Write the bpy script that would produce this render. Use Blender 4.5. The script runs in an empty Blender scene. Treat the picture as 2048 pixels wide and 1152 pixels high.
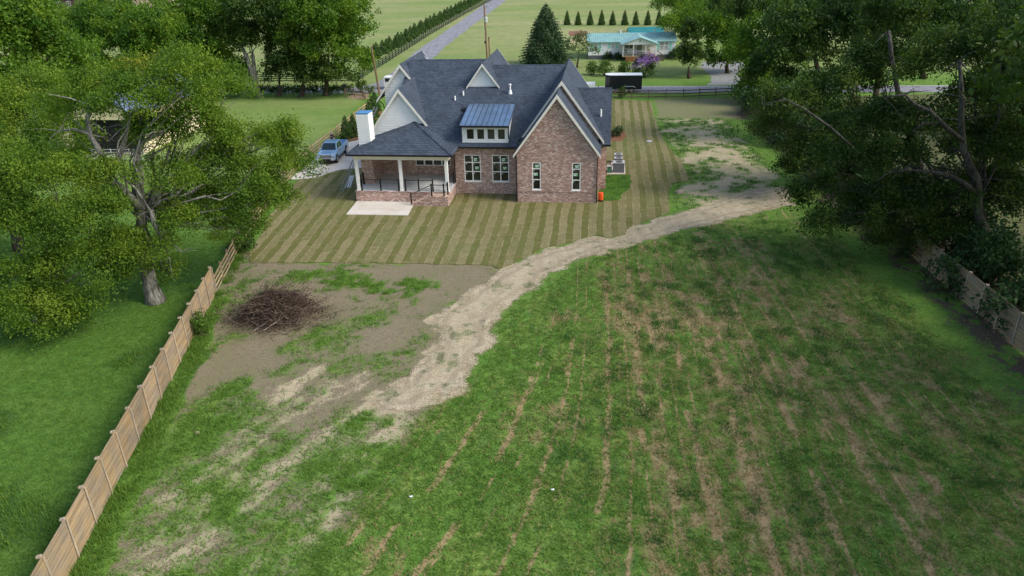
import bpy, math, random
import numpy as np
from mathutils import Vector, Matrix
random.seed(7)
RNG = np.random.default_rng(11)
S = bpy.context.scene
COL = S.collection
R = math.radians

# ------------------------------------------------------------------ camera numbers (surveyed from the photo)
FOC, PITCH, ROLL, CAMH = 1460.0, .4422, -.0253, 21.05
_f = np.array((0, math.cos(PITCH), -math.sin(PITCH)))
_r0 = np.array((1., 0, 0)); _u0 = np.cross(_r0, _f)
_r = _r0*math.cos(ROLL)+_u0*math.sin(ROLL); _u = _u0*math.cos(ROLL)-_r0*math.sin(ROLL)
CAM = np.array((0, 0, CAMH))
def _ray(px, py): return _f+_r*(px-1024)/FOC-_u*(py-576)/FOC
def G(px, py, z=0.):                      # survey point on a level plane
    d = _ray(px, py); q = CAM+d*(z-CAMH)/d[2]; return float(q[0]), float(q[1])
def P(px, py, Y):                         # survey point at a known distance
    d = _ray(px, py); q = CAM+d*(Y/d[1]); return q
def mpp(px, py, Y):                       # metres per photo pixel there
    d = _ray(px, py); return (Y/d[1])/FOC
TH = -.132
HO = (.711, 62.354)

# ------------------------------------------------------------------ object helpers
def tag(o, label=None, cat=None, group=None, kind=None):
    if label: o['label'] = label
    if cat: o['category'] = cat
    if group: o['group'] = group
    if kind: o['kind'] = kind
    return o
def empty(name, loc=(0, 0, 0), rz=0., label=None, cat=None, group=None):
    o = bpy.data.objects.new(name, None); COL.objects.link(o)
    o.location = loc; o.rotation_euler = (0, 0, rz); o.empty_display_size = .3
    return tag(o, label, cat, group)
class MB:
    def __init__(s): s.v = []; s.f = []; s.m = []
    def quad(s, pts, m=0):
        i = len(s.v); s.v += [tuple(map(float, p)) for p in pts]; s.f.append(tuple(range(i, i+len(pts)))); s.m.append(m); return s
    def box(s, a, b, m=0):
        x0, y0, z0 = a; x1, y1, z1 = b
        return s.hexa([(x0, y0, z0), (x1, y0, z0), (x1, y1, z0), (x0, y1, z0), (x0, y0, z1), (x1, y0, z1), (x1, y1, z1), (x0, y1, z1)], m)
    def hexa(s, p, m=0):
        i = len(s.v); s.v += [tuple(map(float, q)) for q in p]
        for f in ((0, 3, 2, 1), (4, 5, 6, 7), (0, 1, 5, 4), (1, 2, 6, 5), (2, 3, 7, 6), (3, 0, 4, 7)):
            s.f.append(tuple(i+k for k in f)); s.m.append(m)
        return s
    def prism(s, pts, off, m=0):          # polygon extruded by a vector
        n = len(pts); i = len(s.v)
        s.v += [tuple(map(float, p)) for p in pts]+[tuple(float(p[k]+off[k]) for k in range(3)) for p in pts]
        s.f.append(tuple(i+k for k in range(n))[::-1]); s.m.append(m)
        s.f.append(tuple(i+n+k for k in range(n))); s.m.append(m)
        for k in range(n):
            s.f.append((i+k, i+(k+1) % n, i+n+(k+1) % n, i+n+k)); s.m.append(m)
        return s
    def bar(s, a, b, w, h, m=0):          # box section along a line, w sideways, h upright
        a = np.array(a, float); b = np.array(b, float); d = b-a; d /= np.linalg.norm(d)+1e-9
        up = np.array((0, 0, 1.)) if abs(d[2]) < .95 else np.array((0, 1., 0))
        si = np.cross(d, up); si /= np.linalg.norm(si); u2 = np.cross(si, d)
        q = []
        for e in (a, b):
            q.append([e-si*w/2-u2*h/2, e+si*w/2-u2*h/2, e+si*w/2+u2*h/2, e-si*w/2+u2*h/2])
        A, B = q
        i = len(s.v); s.v += [tuple(map(float, p)) for p in A+B]
        for f in ((0, 1, 2, 3), (7, 6, 5, 4), (0, 4, 5, 1), (1, 5, 6, 2), (2, 6, 7, 3), (3, 7, 4, 0)):
            s.f.append(tuple(i+k for k in f)); s.m.append(m)
        return s
    def tube(s, pts, rad, n=8, m=0, caps=True):
        pts = [np.array(p, float) for p in pts]; k = len(pts)
        if not hasattr(rad, '__len__'): rad = [rad]*k
        i0 = len(s.v); prev = None
        for j in range(k):
            d = pts[min(j+1, k-1)]-pts[max(j-1, 0)]; d /= np.linalg.norm(d)+1e-9
            if prev is None:
                a = np.cross(d, (0, 0, 1.)) if abs(d[2]) < .9 else np.cross(d, (0, 1., 0))
            else: a = prev-d*(prev@d)
            a /= np.linalg.norm(a)+1e-9; prev = a; b = np.cross(d, a)
            for t in range(n):
                c = 2*math.pi*t/n; s.v.append(tuple((pts[j]+(a*math.cos(c)+b*math.sin(c))*rad[j]).tolist()))
        for j in range(k-1):
            for t in range(n):
                s.f.append((i0+j*n+t, i0+j*n+(t+1) % n, i0+(j+1)*n+(t+1) % n, i0+(j+1)*n+t)); s.m.append(m)
        if caps:
            s.f.append(tuple(i0+t for t in range(n))[::-1]); s.m.append(m)
            s.f.append(tuple(i0+(k-1)*n+t for t in range(n))); s.m.append(m)
        return s
    def lathe(s, c, prof, n=16, m=0, axis='z'):
        i0 = len(s.v)
        for r, h in prof:
            for t in range(n):
                a = 2*math.pi*t/n; x, y = r*math.cos(a), r*math.sin(a)
                s.v.append((c[0]+x, c[1]+y, c[2]+h) if axis == 'z' else (c[0]+h, c[1]+x, c[2]+y) if axis == 'x' else (c[0]+x, c[1]+h, c[2]+y))
        for j in range(len(prof)-1):
            for t in range(n):
                q = (i0+j*n+t, i0+j*n+(t+1) % n, i0+(j+1)*n+(t+1) % n, i0+(j+1)*n+t)
                s.f.append(q); s.m.append(m)
        s.f.append(tuple(i0+t for t in range(n))[::-1]); s.m.append(m)
        s.f.append(tuple(i0+(len(prof)-1)*n+t for t in range(n))); s.m.append(m)
        return s
    def build(s, name, mats, parent=None, smooth=False, bevel=0., loc=None, rz=None):
        me = bpy.data.meshes.new(name); me.from_pydata(s.v, [], s.f)
        if not isinstance(mats, (list, tuple)): mats = [mats]
        for m in mats: me.materials.append(m)
        me.polygons.foreach_set('material_index', s.m)
        import bmesh
        bm = bmesh.new(); bm.from_mesh(me); bmesh.ops.recalc_face_normals(bm, faces=bm.faces); bm.to_mesh(me); bm.free()
        if smooth: me.polygons.foreach_set('use_smooth', [True]*len(me.polygons))
        me.update()
        o = bpy.data.objects.new(name, me); COL.objects.link(o)
        if parent: o.parent = parent
        if loc is not None: o.location = loc
        if rz is not None: o.rotation_euler = (0, 0, rz)
        if bevel:
            b = o.modifiers.new('bevel', 'BEVEL'); b.width = bevel; b.segments = 2; b.limit_method = 'ANGLE'
        return o
def copy_tree(o, parent=None):
    c = o.copy(); COL.objects.link(c)
    if parent: c.parent = parent
    for ch in [x for x in bpy.data.objects if x.parent == o]: copy_tree(ch, c)
    return c
def np_mesh(name, V, Fq, mat, parent=None, tint=None, smooth=False):   # quads or tris from numpy
    me = bpy.data.meshes.new(name); nv, (nf, k) = len(V), Fq.shape
    me.vertices.add(nv); me.vertices.foreach_set('co', np.ascontiguousarray(V, np.float32).ravel())
    me.loops.add(nf*k); me.loops.foreach_set('vertex_index', np.ascontiguousarray(Fq, np.int32).ravel())
    me.polygons.add(nf); me.polygons.foreach_set('loop_start', np.arange(0, nf*k, k, dtype=np.int32))
    me.polygons.foreach_set('loop_total', np.full(nf, k, np.int32))
    if smooth: me.polygons.foreach_set('use_smooth', np.ones(nf, bool))
    me.update(calc_edges=True); me.materials.append(mat)
    if tint is not None:
        for n, arr in tint.items():
            if arr.ndim == 1:
                a = me.attributes.new(n, 'FLOAT', 'POINT'); a.data.foreach_set('value', arr.astype(np.float32))
            else:
                a = me.attributes.new(n, 'FLOAT_VECTOR', 'POINT'); a.data.foreach_set('vector', arr.astype(np.float32).ravel())
    o = bpy.data.objects.new(name, me); COL.objects.link(o)
    if parent: o.parent = parent
    return o

# ------------------------------------------------------------------ materials
def srgb(r, g, b):
    def c(x):
        x /= 255.; return x/12.92 if x < .04045 else ((x+.055)/1.055)**2.4
    return (c(r), c(g), c(b))
class NT:
    def __init__(s, name, rough=.8, spec=.3, metal=0.):
        s.mat = bpy.data.materials.new(name); s.mat.use_nodes = True; s.t = s.mat.node_tree
        s.b = s.t.nodes['Principled BSDF']; s.b.inputs['Roughness'].default_value = rough
        s.b.inputs['Specular IOR Level'].default_value = spec; s.b.inputs['Metallic'].default_value = metal
    def n(s, typ, **kw):
        o = s.t.nodes.new(typ)
        for k, v in kw.items():
            if hasattr(o, k): setattr(o, k, v)
            else: o.inputs[k.replace('_', ' ')].default_value = v
        return o
    def l(s, a, b): s.t.links.new(a, b)
    def val(s, sock, x):
        if isinstance(x, (int, float)): sock.default_value = x
        elif isinstance(x, (tuple, list)): sock.default_value = (*x, 1.) if len(x) == 3 and sock.type == 'RGBA' else x
        else: s.l(x, sock)
    def coord(s, kind='Object'): return s.n('ShaderNodeTexCoord').outputs[kind]
    def attr(s, name, vec=False):
        a = s.n('ShaderNodeAttribute'); a.attribute_name = name; return a.outputs['Vector' if vec else 'Fac']
    def mapping(s, v, scale=(1, 1, 1), rot=(0, 0, 0)):
        m = s.n('ShaderNodeMapping'); s.l(v, m.inputs['Vector']); m.inputs['Scale'].default_value = scale; m.inputs['Rotation'].default_value = rot; return m.outputs[0]
    def noise(s, v, scale, detail=3., rough=.55, dist=0.):
        o = s.n('ShaderNodeTexNoise'); s.l(v, o.inputs['Vector']); o.inputs['Scale'].default_value = scale
        o.inputs['Detail'].default_value = detail; o.inputs['Roughness'].default_value = rough; o.inputs['Distortion'].default_value = dist
        return o.outputs['Fac']
    def math(s, op, a, b=0., c=0.):
        o = s.n('ShaderNodeMath', operation=op)
        for i, x in enumerate((a, b, c)): s.val(o.inputs[i], x)
        return o.outputs[0]
    def ramp(s, f, lo, hi, a=0., b=1.):
        o = s.n('ShaderNodeMapRange'); o.interpolation_type = 'SMOOTHSTEP'; s.val(o.inputs[0], f)
        for i, x in enumerate((lo, hi, a, b)): o.inputs[i+1].default_value = x
        return o.outputs[0]
    def mix(s, f, a, b, mode='MIX'):
        o = s.n('ShaderNodeMix', data_type='RGBA', blend_type=mode); s.val(o.inputs[0], f); s.val(o.inputs[6], a); s.val(o.inputs[7], b); return o.outputs[2]
    def hsv(s, col, h=.5, sa=1., v=1.):
        o = s.n('ShaderNodeHueSaturation'); s.val(o.inputs['Color'], col); s.val(o.inputs['Hue'], h); s.val(o.inputs['Saturation'], sa); s.val(o.inputs['Value'], v); return o.outputs[0]
    def bump(s, h, strength=.5, dist=.02):
        o = s.n('ShaderNodeBump'); s.l(h, o.inputs['Height']); o.inputs['Strength'].default_value = strength; o.inputs['Distance'].default_value = dist
        s.l(o.outputs[0], s.b.inputs['Normal'])
    def out(s, col): s.val(s.b.inputs['Base Color'], col); return s.mat
def plain(name, col, rough=.6, var=.12, scale=3., metal=0., spec=.3):
    t = NT(name, rough, spec, metal); n = t.noise(t.coord(), scale, 4.)
    return t.out(t.hsv(col, .5, 1., t.ramp(n, .25, .75, 1-var, 1+var)))
M = {}
def mk():
    M['white'] = plain('white_paint', srgb(232, 233, 230), .5, .04)
    M['cream'] = plain('cream_trim', srgb(226, 222, 210), .5, .04)
    M['siding'] = plain('white_siding', srgb(228, 230, 228), .55, .04)
    M['black'] = plain('black_metal', (.012, .012, .013), .4, .1)
    M['darkgrey'] = plain('dark_grey', (.05, .052, .056), .5, .15)
    M['grey'] = plain('grey_metal', (.22, .23, .24), .5, .1)
    M['lgrey'] = plain('light_grey', (.45, .46, .47), .5, .08)
    M['alu'] = plain('aluminium', (.38, .39, .40), .38, .1, metal=.6)
    M['rubber'] = plain('rubber', (.015, .015, .015), .8)
    M['orange'] = plain('orange_plastic', (.75, .10, .02), .4, .06)
    M['bluec'] = plain('blue_film', (.07, .22, .45), .4, .05)
    M['green_st'] = plain('green_sticker', (.16, .42, .22), .5, .05)
    M['whites'] = plain('white_sticker', (.75, .78, .75), .5, .03)
    # brick
    t = NT('brick', .85, .2); c = t.coord(); sp = t.n('ShaderNodeSeparateXYZ'); t.l(c, sp.inputs[0])
    cm = t.n('ShaderNodeCombineXYZ'); t.l(t.math('ADD', sp.outputs[0], sp.outputs[1]), cm.inputs[0]); t.l(sp.outputs[2], cm.inputs[1])
    b = t.n('ShaderNodeTexBrick'); t.l(cm.outputs[0], b.inputs['Vector']); b.inputs['Scale'].default_value = 1.
    b.inputs['Brick Width'].default_value = .21; b.inputs['Row Height'].default_value = .08; b.inputs['Mortar Size'].default_value = .007
    b.inputs['Color1'].default_value = (0, 0, 0, 1); b.inputs['Color2'].default_value = (1, 1, 1, 1); b.inputs['Mortar'].default_value = (.5, .5, .5, 1); b.inputs['Bias'].default_value = 0.
    wn = b.outputs['Color']; w1 = t.n('ShaderNodeSeparateColor'); t.l(wn, w1.inputs[0])
    cr = t.n('ShaderNodeValToRGB'); t.l(w1.outputs[0], cr.inputs[0]); e = cr.color_ramp; e.interpolation = 'CONSTANT'
    cols = [(0, (158, 112, 97)), (.16, (174, 130, 113)), (.34, (138, 98, 87)), (.48, (182, 154, 140)), (.6, (158, 121, 106)), (.72, (122, 92, 86)), (.82, (196, 176, 164)), (.91, (148, 102, 88))]
    e.elements[0].position = 0; e.elements[0].color = (*srgb(*cols[0][1]), 1); e.elements[1].position = cols[1][0]; e.elements[1].color = (*srgb(*cols[1][1]), 1)
    for p_, c_ in cols[2:]: x = e.elements.new(p_); x.color = (*srgb(*c_), 1)
    mc = t.mix(b.outputs['Fac'], cr.outputs[0], srgb(186, 170, 156))
    n = t.noise(c, .9, 3.); mc = t.hsv(mc, .5, .82, t.ramp(n, .3, .7, .98, 1.2))
    n2 = t.noise(t.mapping(c, (1, 1, 3)), 2.2, 4., .65); mc = t.mix(t.ramp(n2, .52, .74, 0, .45), mc, srgb(182, 160, 148))
    t.bump(t.math('SUBTRACT', 1., b.outputs['Fac']), .5, .01); M['brick'] = t.out(mc)
    # shingles
    t = NT('shingle', .88, .32); c = t.coord(); sp = t.n('ShaderNodeSeparateXYZ'); t.l(c, sp.inputs[0])
    cm = t.n('ShaderNodeCombineXYZ'); t.l(t.math('ADD', sp.outputs[0], sp.outputs[1]), cm.inputs[0]); t.l(sp.outputs[2], cm.inputs[1])
    b = t.n('ShaderNodeTexBrick'); t.l(cm.outputs[0], b.inputs['Vector']); b.inputs['Scale'].default_value = 1.
    b.inputs['Brick Width'].default_value = .27; b.inputs['Row Height'].default_value = .11; b.inputs['Mortar Size'].default_value = .016
    b.inputs['Color1'].default_value = (.034, .047, .068, 1); b.inputs['Color2'].default_value = (.064, .083, .112, 1); b.inputs['Mortar'].default_value = (.028, .037, .052, 1)
    b.offset = .37; b.squash = 1.; b.inputs['Mortar Smooth'].default_value = .4
    n = t.noise(c, .7, 3.); n2 = t.noise(c, 22., 2.)
    col = t.hsv(b.outputs['Color'], .5, 1., t.math('MULTIPLY', t.ramp(n, .3, .7, .86, 1.14), t.ramp(n2, .3, .7, .75, 1.3)))
    t.bump(b.outputs['Fac'], .4, -.02); M['shingle'] = t.out(col)
    # standing seam metal
    M['metal_roof'] = plain('metal_roof', (.15, .23, .35), .30, .2, .8, metal=.45, spec=.5)
    M['teal'] = plain('teal_roof', (.24, .42, .40), .45, .12, .8)
    M['teal2'] = plain('teal_roof_deep', (.025, .18, .19), .45, .12, .8)
    M['shutter'] = plain('mint_shutter', (.33, .66, .56), .5, .04)
    M['barnroof'] = plain('barn_roof', (.20, .25, .36), .35, .15, .6, metal=.3, spec=.5)
    M['barnwall'] = plain('barn_wall', srgb(226, 214, 178), .6, .08)
    M['redroof'] = plain('rusty_roof', (.20, .10, .07), .7, .3)
    M['lattice'] = plain('lattice_wood', (.34, .14, .06), .8, .3, 5.)
    # concrete
    t = NT('concrete', .85, .2); c = t.coord(); n = t.noise(c, .5, 5., .6); n2 = t.noise(c, 9., 3.)
    M['concrete'] = t.out(t.mix(t.ramp(n, .38, .68), srgb(208, 202, 192), t.mix(t.ramp(n2, .3, .7), srgb(182, 166, 146), srgb(206, 198, 186))))
    t = NT('deck_concrete', .8, .2); c = t.coord(); n = t.noise(c, .8, 5., .6)
    M['deck'] = t.out(t.mix(t.ramp(n, .35, .7), srgb(182, 184, 186), srgb(204, 206, 206)))
    # asphalt
    t = NT('asphalt', .9, .2); c = t.coord(); n = t.noise(c, .35, 5., .6); n2 = t.noise(t.mapping(c, (1, .06, 1), (0, 0, .1)), 1.4, 3.)
    M['asphalt'] = t.out(t.hsv(t.mix(t.ramp(n, .3, .7), (.20, .20, .225), (.26, .262, .285)), .5, 1., t.ramp(n2, .3, .7, .9, 1.1)))
    t = NT('gravel_mat', .9, .2); c = t.coord(); n = t.noise(c, 2., 5., .7); M['gravel'] = t.out(t.mix(n, (.17, .17, .165), (.36, .36, .35)))
    t = NT('mulch_mat', .95, .1); c = t.coord(); n = t.noise(c, 9., 5., .7); M['mulch'] = t.out(t.mix(t.ramp(n, .3, .7), (.11, .045, .022), (.30, .15, .085)))
    # glass: real dark panes
    t = NT('glass', .06, .5); n = t.noise(t.coord(), .8, 2.)
    M['glass'] = t.out(t.mix(t.ramp(n, .4, .65), (.010, .012, .010), (.060, .062, .048)))
    t = NT('car_glass', .05, .5); M['carglass'] = t.out((.015, .03, .034))
    # woods
    def wood(name, a, b, rough=.85, sc=(.5, .5, 12.)):
        t = NT(name, rough, .15); c = t.coord(); oi = t.n('ShaderNodeObjectInfo'); off = t.n('ShaderNodeVectorMath', operation='ADD')
        mul = t.n('ShaderNodeMath', operation='MULTIPLY'); t.l(oi.outputs['Random'], mul.inputs[0]); mul.inputs[1].default_value = 40.
        cb = t.n('ShaderNodeCombineXYZ'); t.l(mul.outputs[0], cb.inputs[0]); t.l(mul.outputs[0], cb.inputs[1]); t.l(c, off.inputs[0]); t.l(cb.outputs[0], off.inputs[1])
        n = t.noise(t.mapping(off.outputs[0], sc), 1., 4., .6); n2 = t.noise(off.outputs[0], 1.1, 3.)
        col = t.mix(t.ramp(n, .25, .75), a, b); col = t.hsv(col, .5, t.ramp(n2, .3, .7, .75, 1.1), t.ramp(n2, .3, .7, .85, 1.12))
        v = t.math('MULTIPLY_ADD', oi.outputs['Random'], .28, .86); M[name] = t.out(t.hsv(col, .5, 1., v))
    wood('fence_board', srgb(120, 103, 82), srgb(168, 147, 116))
    wood('fence_post', srgb(152, 138, 118), srgb(184, 168, 145), sc=(6, 6, .8))
    wood('rail_wood', srgb(140, 118, 88), srgb(178, 156, 120))
    wood('rail_dark', srgb(82, 70, 56), srgb(116, 100, 80))
    wood('black_fence', (.012, .018, .018), (.03, .036, .034))
    wood('pole_wood', srgb(96, 76, 58), srgb(150, 120, 92), sc=(6, 6, .5))
    # bark
    def bark(name, a, b):
        t = NT(name, .95, .1); c = t.coord(); n = t.noise(t.mapping(c, (6, 6, 1.2)), 1.2, 5., .65); n2 = t.noise(c, .7, 3.)
        t.bump(n, .8, .05); M[name] = t.out(t.hsv(t.mix(t.ramp(n, .3, .7), a, b), .5, 1., t.ramp(n2, .3, .7, .8, 1.2)))
    bark('bark_grey', srgb(70, 66, 60), srgb(150, 148, 142))
    bark('bark_dark', srgb(44, 38, 32), srgb(92, 82, 70))
    bark('bark_ash', srgb(46, 44, 41), srgb(92, 90, 86))  # grey bark with the shade under the right-hand trees put into its colour
    bark('deadwood', srgb(110, 96, 82), srgb(186, 176, 164))
    bark('twig', srgb(66, 56, 49), srgb(136, 120, 106))
    # leaves
    def leaf(name, cols, trans=.35, rough=.6):
        t = NT(name, rough, .25); a = t.attr('tint'); cr = t.n('ShaderNodeValToRGB'); t.l(a, cr.inputs[0]); e = cr.color_ramp
        e.elements[0].position = 0; e.elements[0].color = (*cols[0], 1); e.elements[1].position = 1; e.elements[1].color = (*cols[-1], 1)
        for i, c_ in enumerate(cols[1:-1]): x = e.elements.new((i+1)/(len(cols)-1)); x.color = (*c_, 1)
        t.l(cr.outputs[0], t.b.inputs['Base Color'])
        tr = t.n('ShaderNodeBsdfTranslucent'); mixc = t.hsv(cr.outputs[0], .49, 1.1, 1.25); t.l(mixc, tr.inputs['Color'])
        ms = t.n('ShaderNodeMixShader'); ms.inputs[0].default_value = trans; t.l(t.b.outputs[0], ms.inputs[1]); t.l(tr.outputs[0], ms.inputs[2])
        t.l(ms.outputs[0], t.t.nodes['Material Output'].inputs['Surface']); M[name] = t.mat
    leaf('leaf_elm', [(.056, .120, .016), (.096, .182, .018), (.146, .238, .022), (.205, .285, .032)], .42)
    leaf('leaf_row', [(.044, .110, .014), (.075, .165, .018), (.115, .215, .020), (.160, .250, .026)], .42)
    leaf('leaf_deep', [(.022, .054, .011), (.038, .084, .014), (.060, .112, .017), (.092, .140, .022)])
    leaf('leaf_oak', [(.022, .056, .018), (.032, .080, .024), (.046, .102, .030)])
    leaf('leaf_yellow', [(.16, .20, .02), (.26, .27, .03), (.36, .30, .03)])
    leaf('leaf_spruce', [(.028, .062, .024), (.044, .088, .034), (.064, .112, .046)], .15)
    leaf('leaf_arbor', [(.030, .072, .014), (.048, .104, .020), (.072, .132, .028)], .2)
    leaf('leaf_shrub', [(.046, .105, .016), (.072, .150, .020), (.115, .195, .026)])
    leaf('leaf_pale', [(.075, .120, .035), (.110, .160, .050), (.150, .200, .065)])
    leaf('blossom', [(.27, .13, .40), (.42, .23, .56), (.54, .34, .66)])
    leaf('dead_leaf', [(.040, .024, .017), (.075, .045, .032), (.12, .078, .055)], .1)
    leaf('grass_blade', [(.068, .158, .026), (.100, .212, .028), (.140, .252, .034), (.185, .272, .044)], .45)
    leaf('weed_blade', [(.044, .118, .030), (.066, .165, .034), (.094, .205, .036)], .45)
    leaf('dry_blade', [(.20, .135, .055), (.30, .22, .095), (.40, .31, .15)], .2)
    # people and cars
    M['skin'] = plain('skin', (.42, .24, .16), .6, .05); M['navy'] = plain('navy_cloth', (.02, .022, .04), .9); M['jeans'] = plain('jeans', (.05, .07, .12), .9)
    M['capgrey'] = plain('grey_cap_cloth', (.25, .27, .28), .9); M['redprint'] = plain('pale_print', (.45, .25, .25), .9)
    t = NT('silver_paint', .3, .5, .35); M['silver'] = t.out((.25, .42, .64)); t.b.inputs['Coat Weight'].default_value = .5
    t = NT('white_car_paint', .3, .5); M['carwhite'] = t.out((.75, .76, .78))
    t = NT('black_car_paint', .3, .5); M['trailerblack'] = t.out((.009, .011, .017))
    M['chrome'] = plain('chrome', (.62, .64, .66), .2, .02, metal=.8)
    M['lamp'] = plain('headlamp_glass', (.55, .58, .6), .15, .03, spec=.6)
mk()

# ------------------------------------------------------------------ value noise for the masks
def _h(i, j, s):
    n = (i.astype(np.int64)*374761393+j.astype(np.int64)*668265263+s*2147483647) & 0xffffffff
    n = ((n ^ (n >> 13))*1274126177) & 0xffffffff
    return ((n ^ (n >> 16)) & 0xffff)/65535.
def vn(x, y, s=0):
    i, j = np.floor(x), np.floor(y); a, b = x-i, y-j; a = a*a*(3-2*a); b = b*b*(3-2*b)
    return (_h(i, j, s)*(1-a)+_h(i+1, j, s)*a)*(1-b)+(_h(i, j+1, s)*(1-a)+_h(i+1, j+1, s)*a)*b
def fbm(x, y, s=0, o=4, g=.55):
    v = 0; w = 1; t = 0
    for k in range(o): v = v+w*vn(x*2**k+17.3*k, y*2**k-9.1*k, s+k); t += w; w *= g
    return v/t
def sdist(X, Y, poly):                    # signed distance, positive inside
    d = np.full(X.shape, 1e9); ins = np.zeros(X.shape, bool); n = len(poly)
    for k in range(n):
        x0, y0 = poly[k]; x1, y1 = poly[(k+1) % n]; ex, ey = x1-x0, y1-y0
        t = np.clip(((X-x0)*ex+(Y-y0)*ey)/(ex*ex+ey*ey+1e-12), 0, 1)
        d = np.minimum(d, (X-x0-t*ex)**2+(Y-y0-t*ey)**2)
        c = (y0 > Y) != (y1 > Y); ins ^= c & (X < ex*(Y-y0)/(ey if abs(ey) > 1e-12 else 1e-12)+x0)
    return np.where(ins, 1, -1)*np.sqrt(d)
def gp(*px): return [G(*p) for p in px]
def sm(x, lo, hi): t = np.clip((x-lo)/(hi-lo), 0, 1); return t*t*(3-2*t)
POLY = dict(
    scrub=gp((40, 1190), (230, 985), (300, 850), (431, 588), (480, 500), (497, 522), (985, 528), (1010, 545), (900, 610), (990, 645), (945, 735), (830, 870), (790, 950), (700, 1060), (610, 1200)),
    field=gp((1000, 640), (1060, 588), (1150, 528), (1270, 488), (1450, 440), (1560, 415), (1640, 440), (1760, 560), (1900, 700), (2060, 850), (2150, 1000), (2200, 1250), (560, 1250), (690, 1070), (780, 960), (830, 870), (945, 740), (1000, 675)),
    strip=gp((1470, 230), (1500, 265), (1570, 330), (1620, 400), (1690, 455), (1760, 515), (1830, 585), (1925, 690), (2060, 850), (2300, 900), (2200, 700), (2000, 560), (1840, 430), (1700, 330), (1600, 240), (1500, 195)),
    lot=gp((1303, 198), (1475, 193), (1500, 238), (1310, 238)),
    straw=gp((1308, 240), (1455, 236), (1500, 290), (1556, 345), (1570, 395), (1500, 420), (1440, 430), (1378, 425), (1340, 400), (1378, 356), (1335, 285)),
    path=gp((1570, 372), (1500, 384), (1440, 402), (1380, 420), (1320, 434), (1262, 456), (1250, 472), (1215, 478), (1190, 473), (1120, 492), (1085, 499), (1040, 521), (1000, 541), (960, 570), (900, 612), (850, 645), (880, 668), (850, 720), (800, 765), (738, 806), (760, 828), (830, 823), (880, 797), (930, 772), (952, 728), (985, 698), (1000, 672), (976, 664), (992, 640), (1012, 614), (1062, 586), (1100, 552), (1150, 525), (1210, 501), (1270, 487), (1350, 466), (1440, 442), (1545, 418), (1590, 410)),
    weeds=gp((1205, 352), (1262, 350), (1262, 372), (1235, 400), (1200, 405), (1200, 380)),
)
SOD = gp((500, 527), (640, 526), (800, 527), (985, 531), (998, 540), (1040, 519), (1085, 497), (1120, 490), (1190, 471), (1216, 476), (1250, 470), (1254, 459), (1262, 454), (1320, 432), (1339, 427), (1338, 385), (1344, 368), (1374, 362), (1380, 355), (1361.7, 320), (1343, 301), (1326.6, 278), (1310, 240), (1302, 203), (1225, 199), (1195, 204), (1180, 250), (1100, 300), (760, 300), (716, 338), (683, 341), (654, 349), (641, 356), (600, 358), (585, 372), (540, 430), (515, 480), (497, 512))
def sod_s(X, Y):
    g = np.clip(.132+(X-3)*.0042, .03, .132); return X-g*(Y-58)
def row_s(X, Y):
    g = np.clip(.131-.03*(X-5.)*(X < 5)-.006*(X-5)*(X >= 5), .05, .42); return X-g*(Y-30)
TUFT = {}
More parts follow.
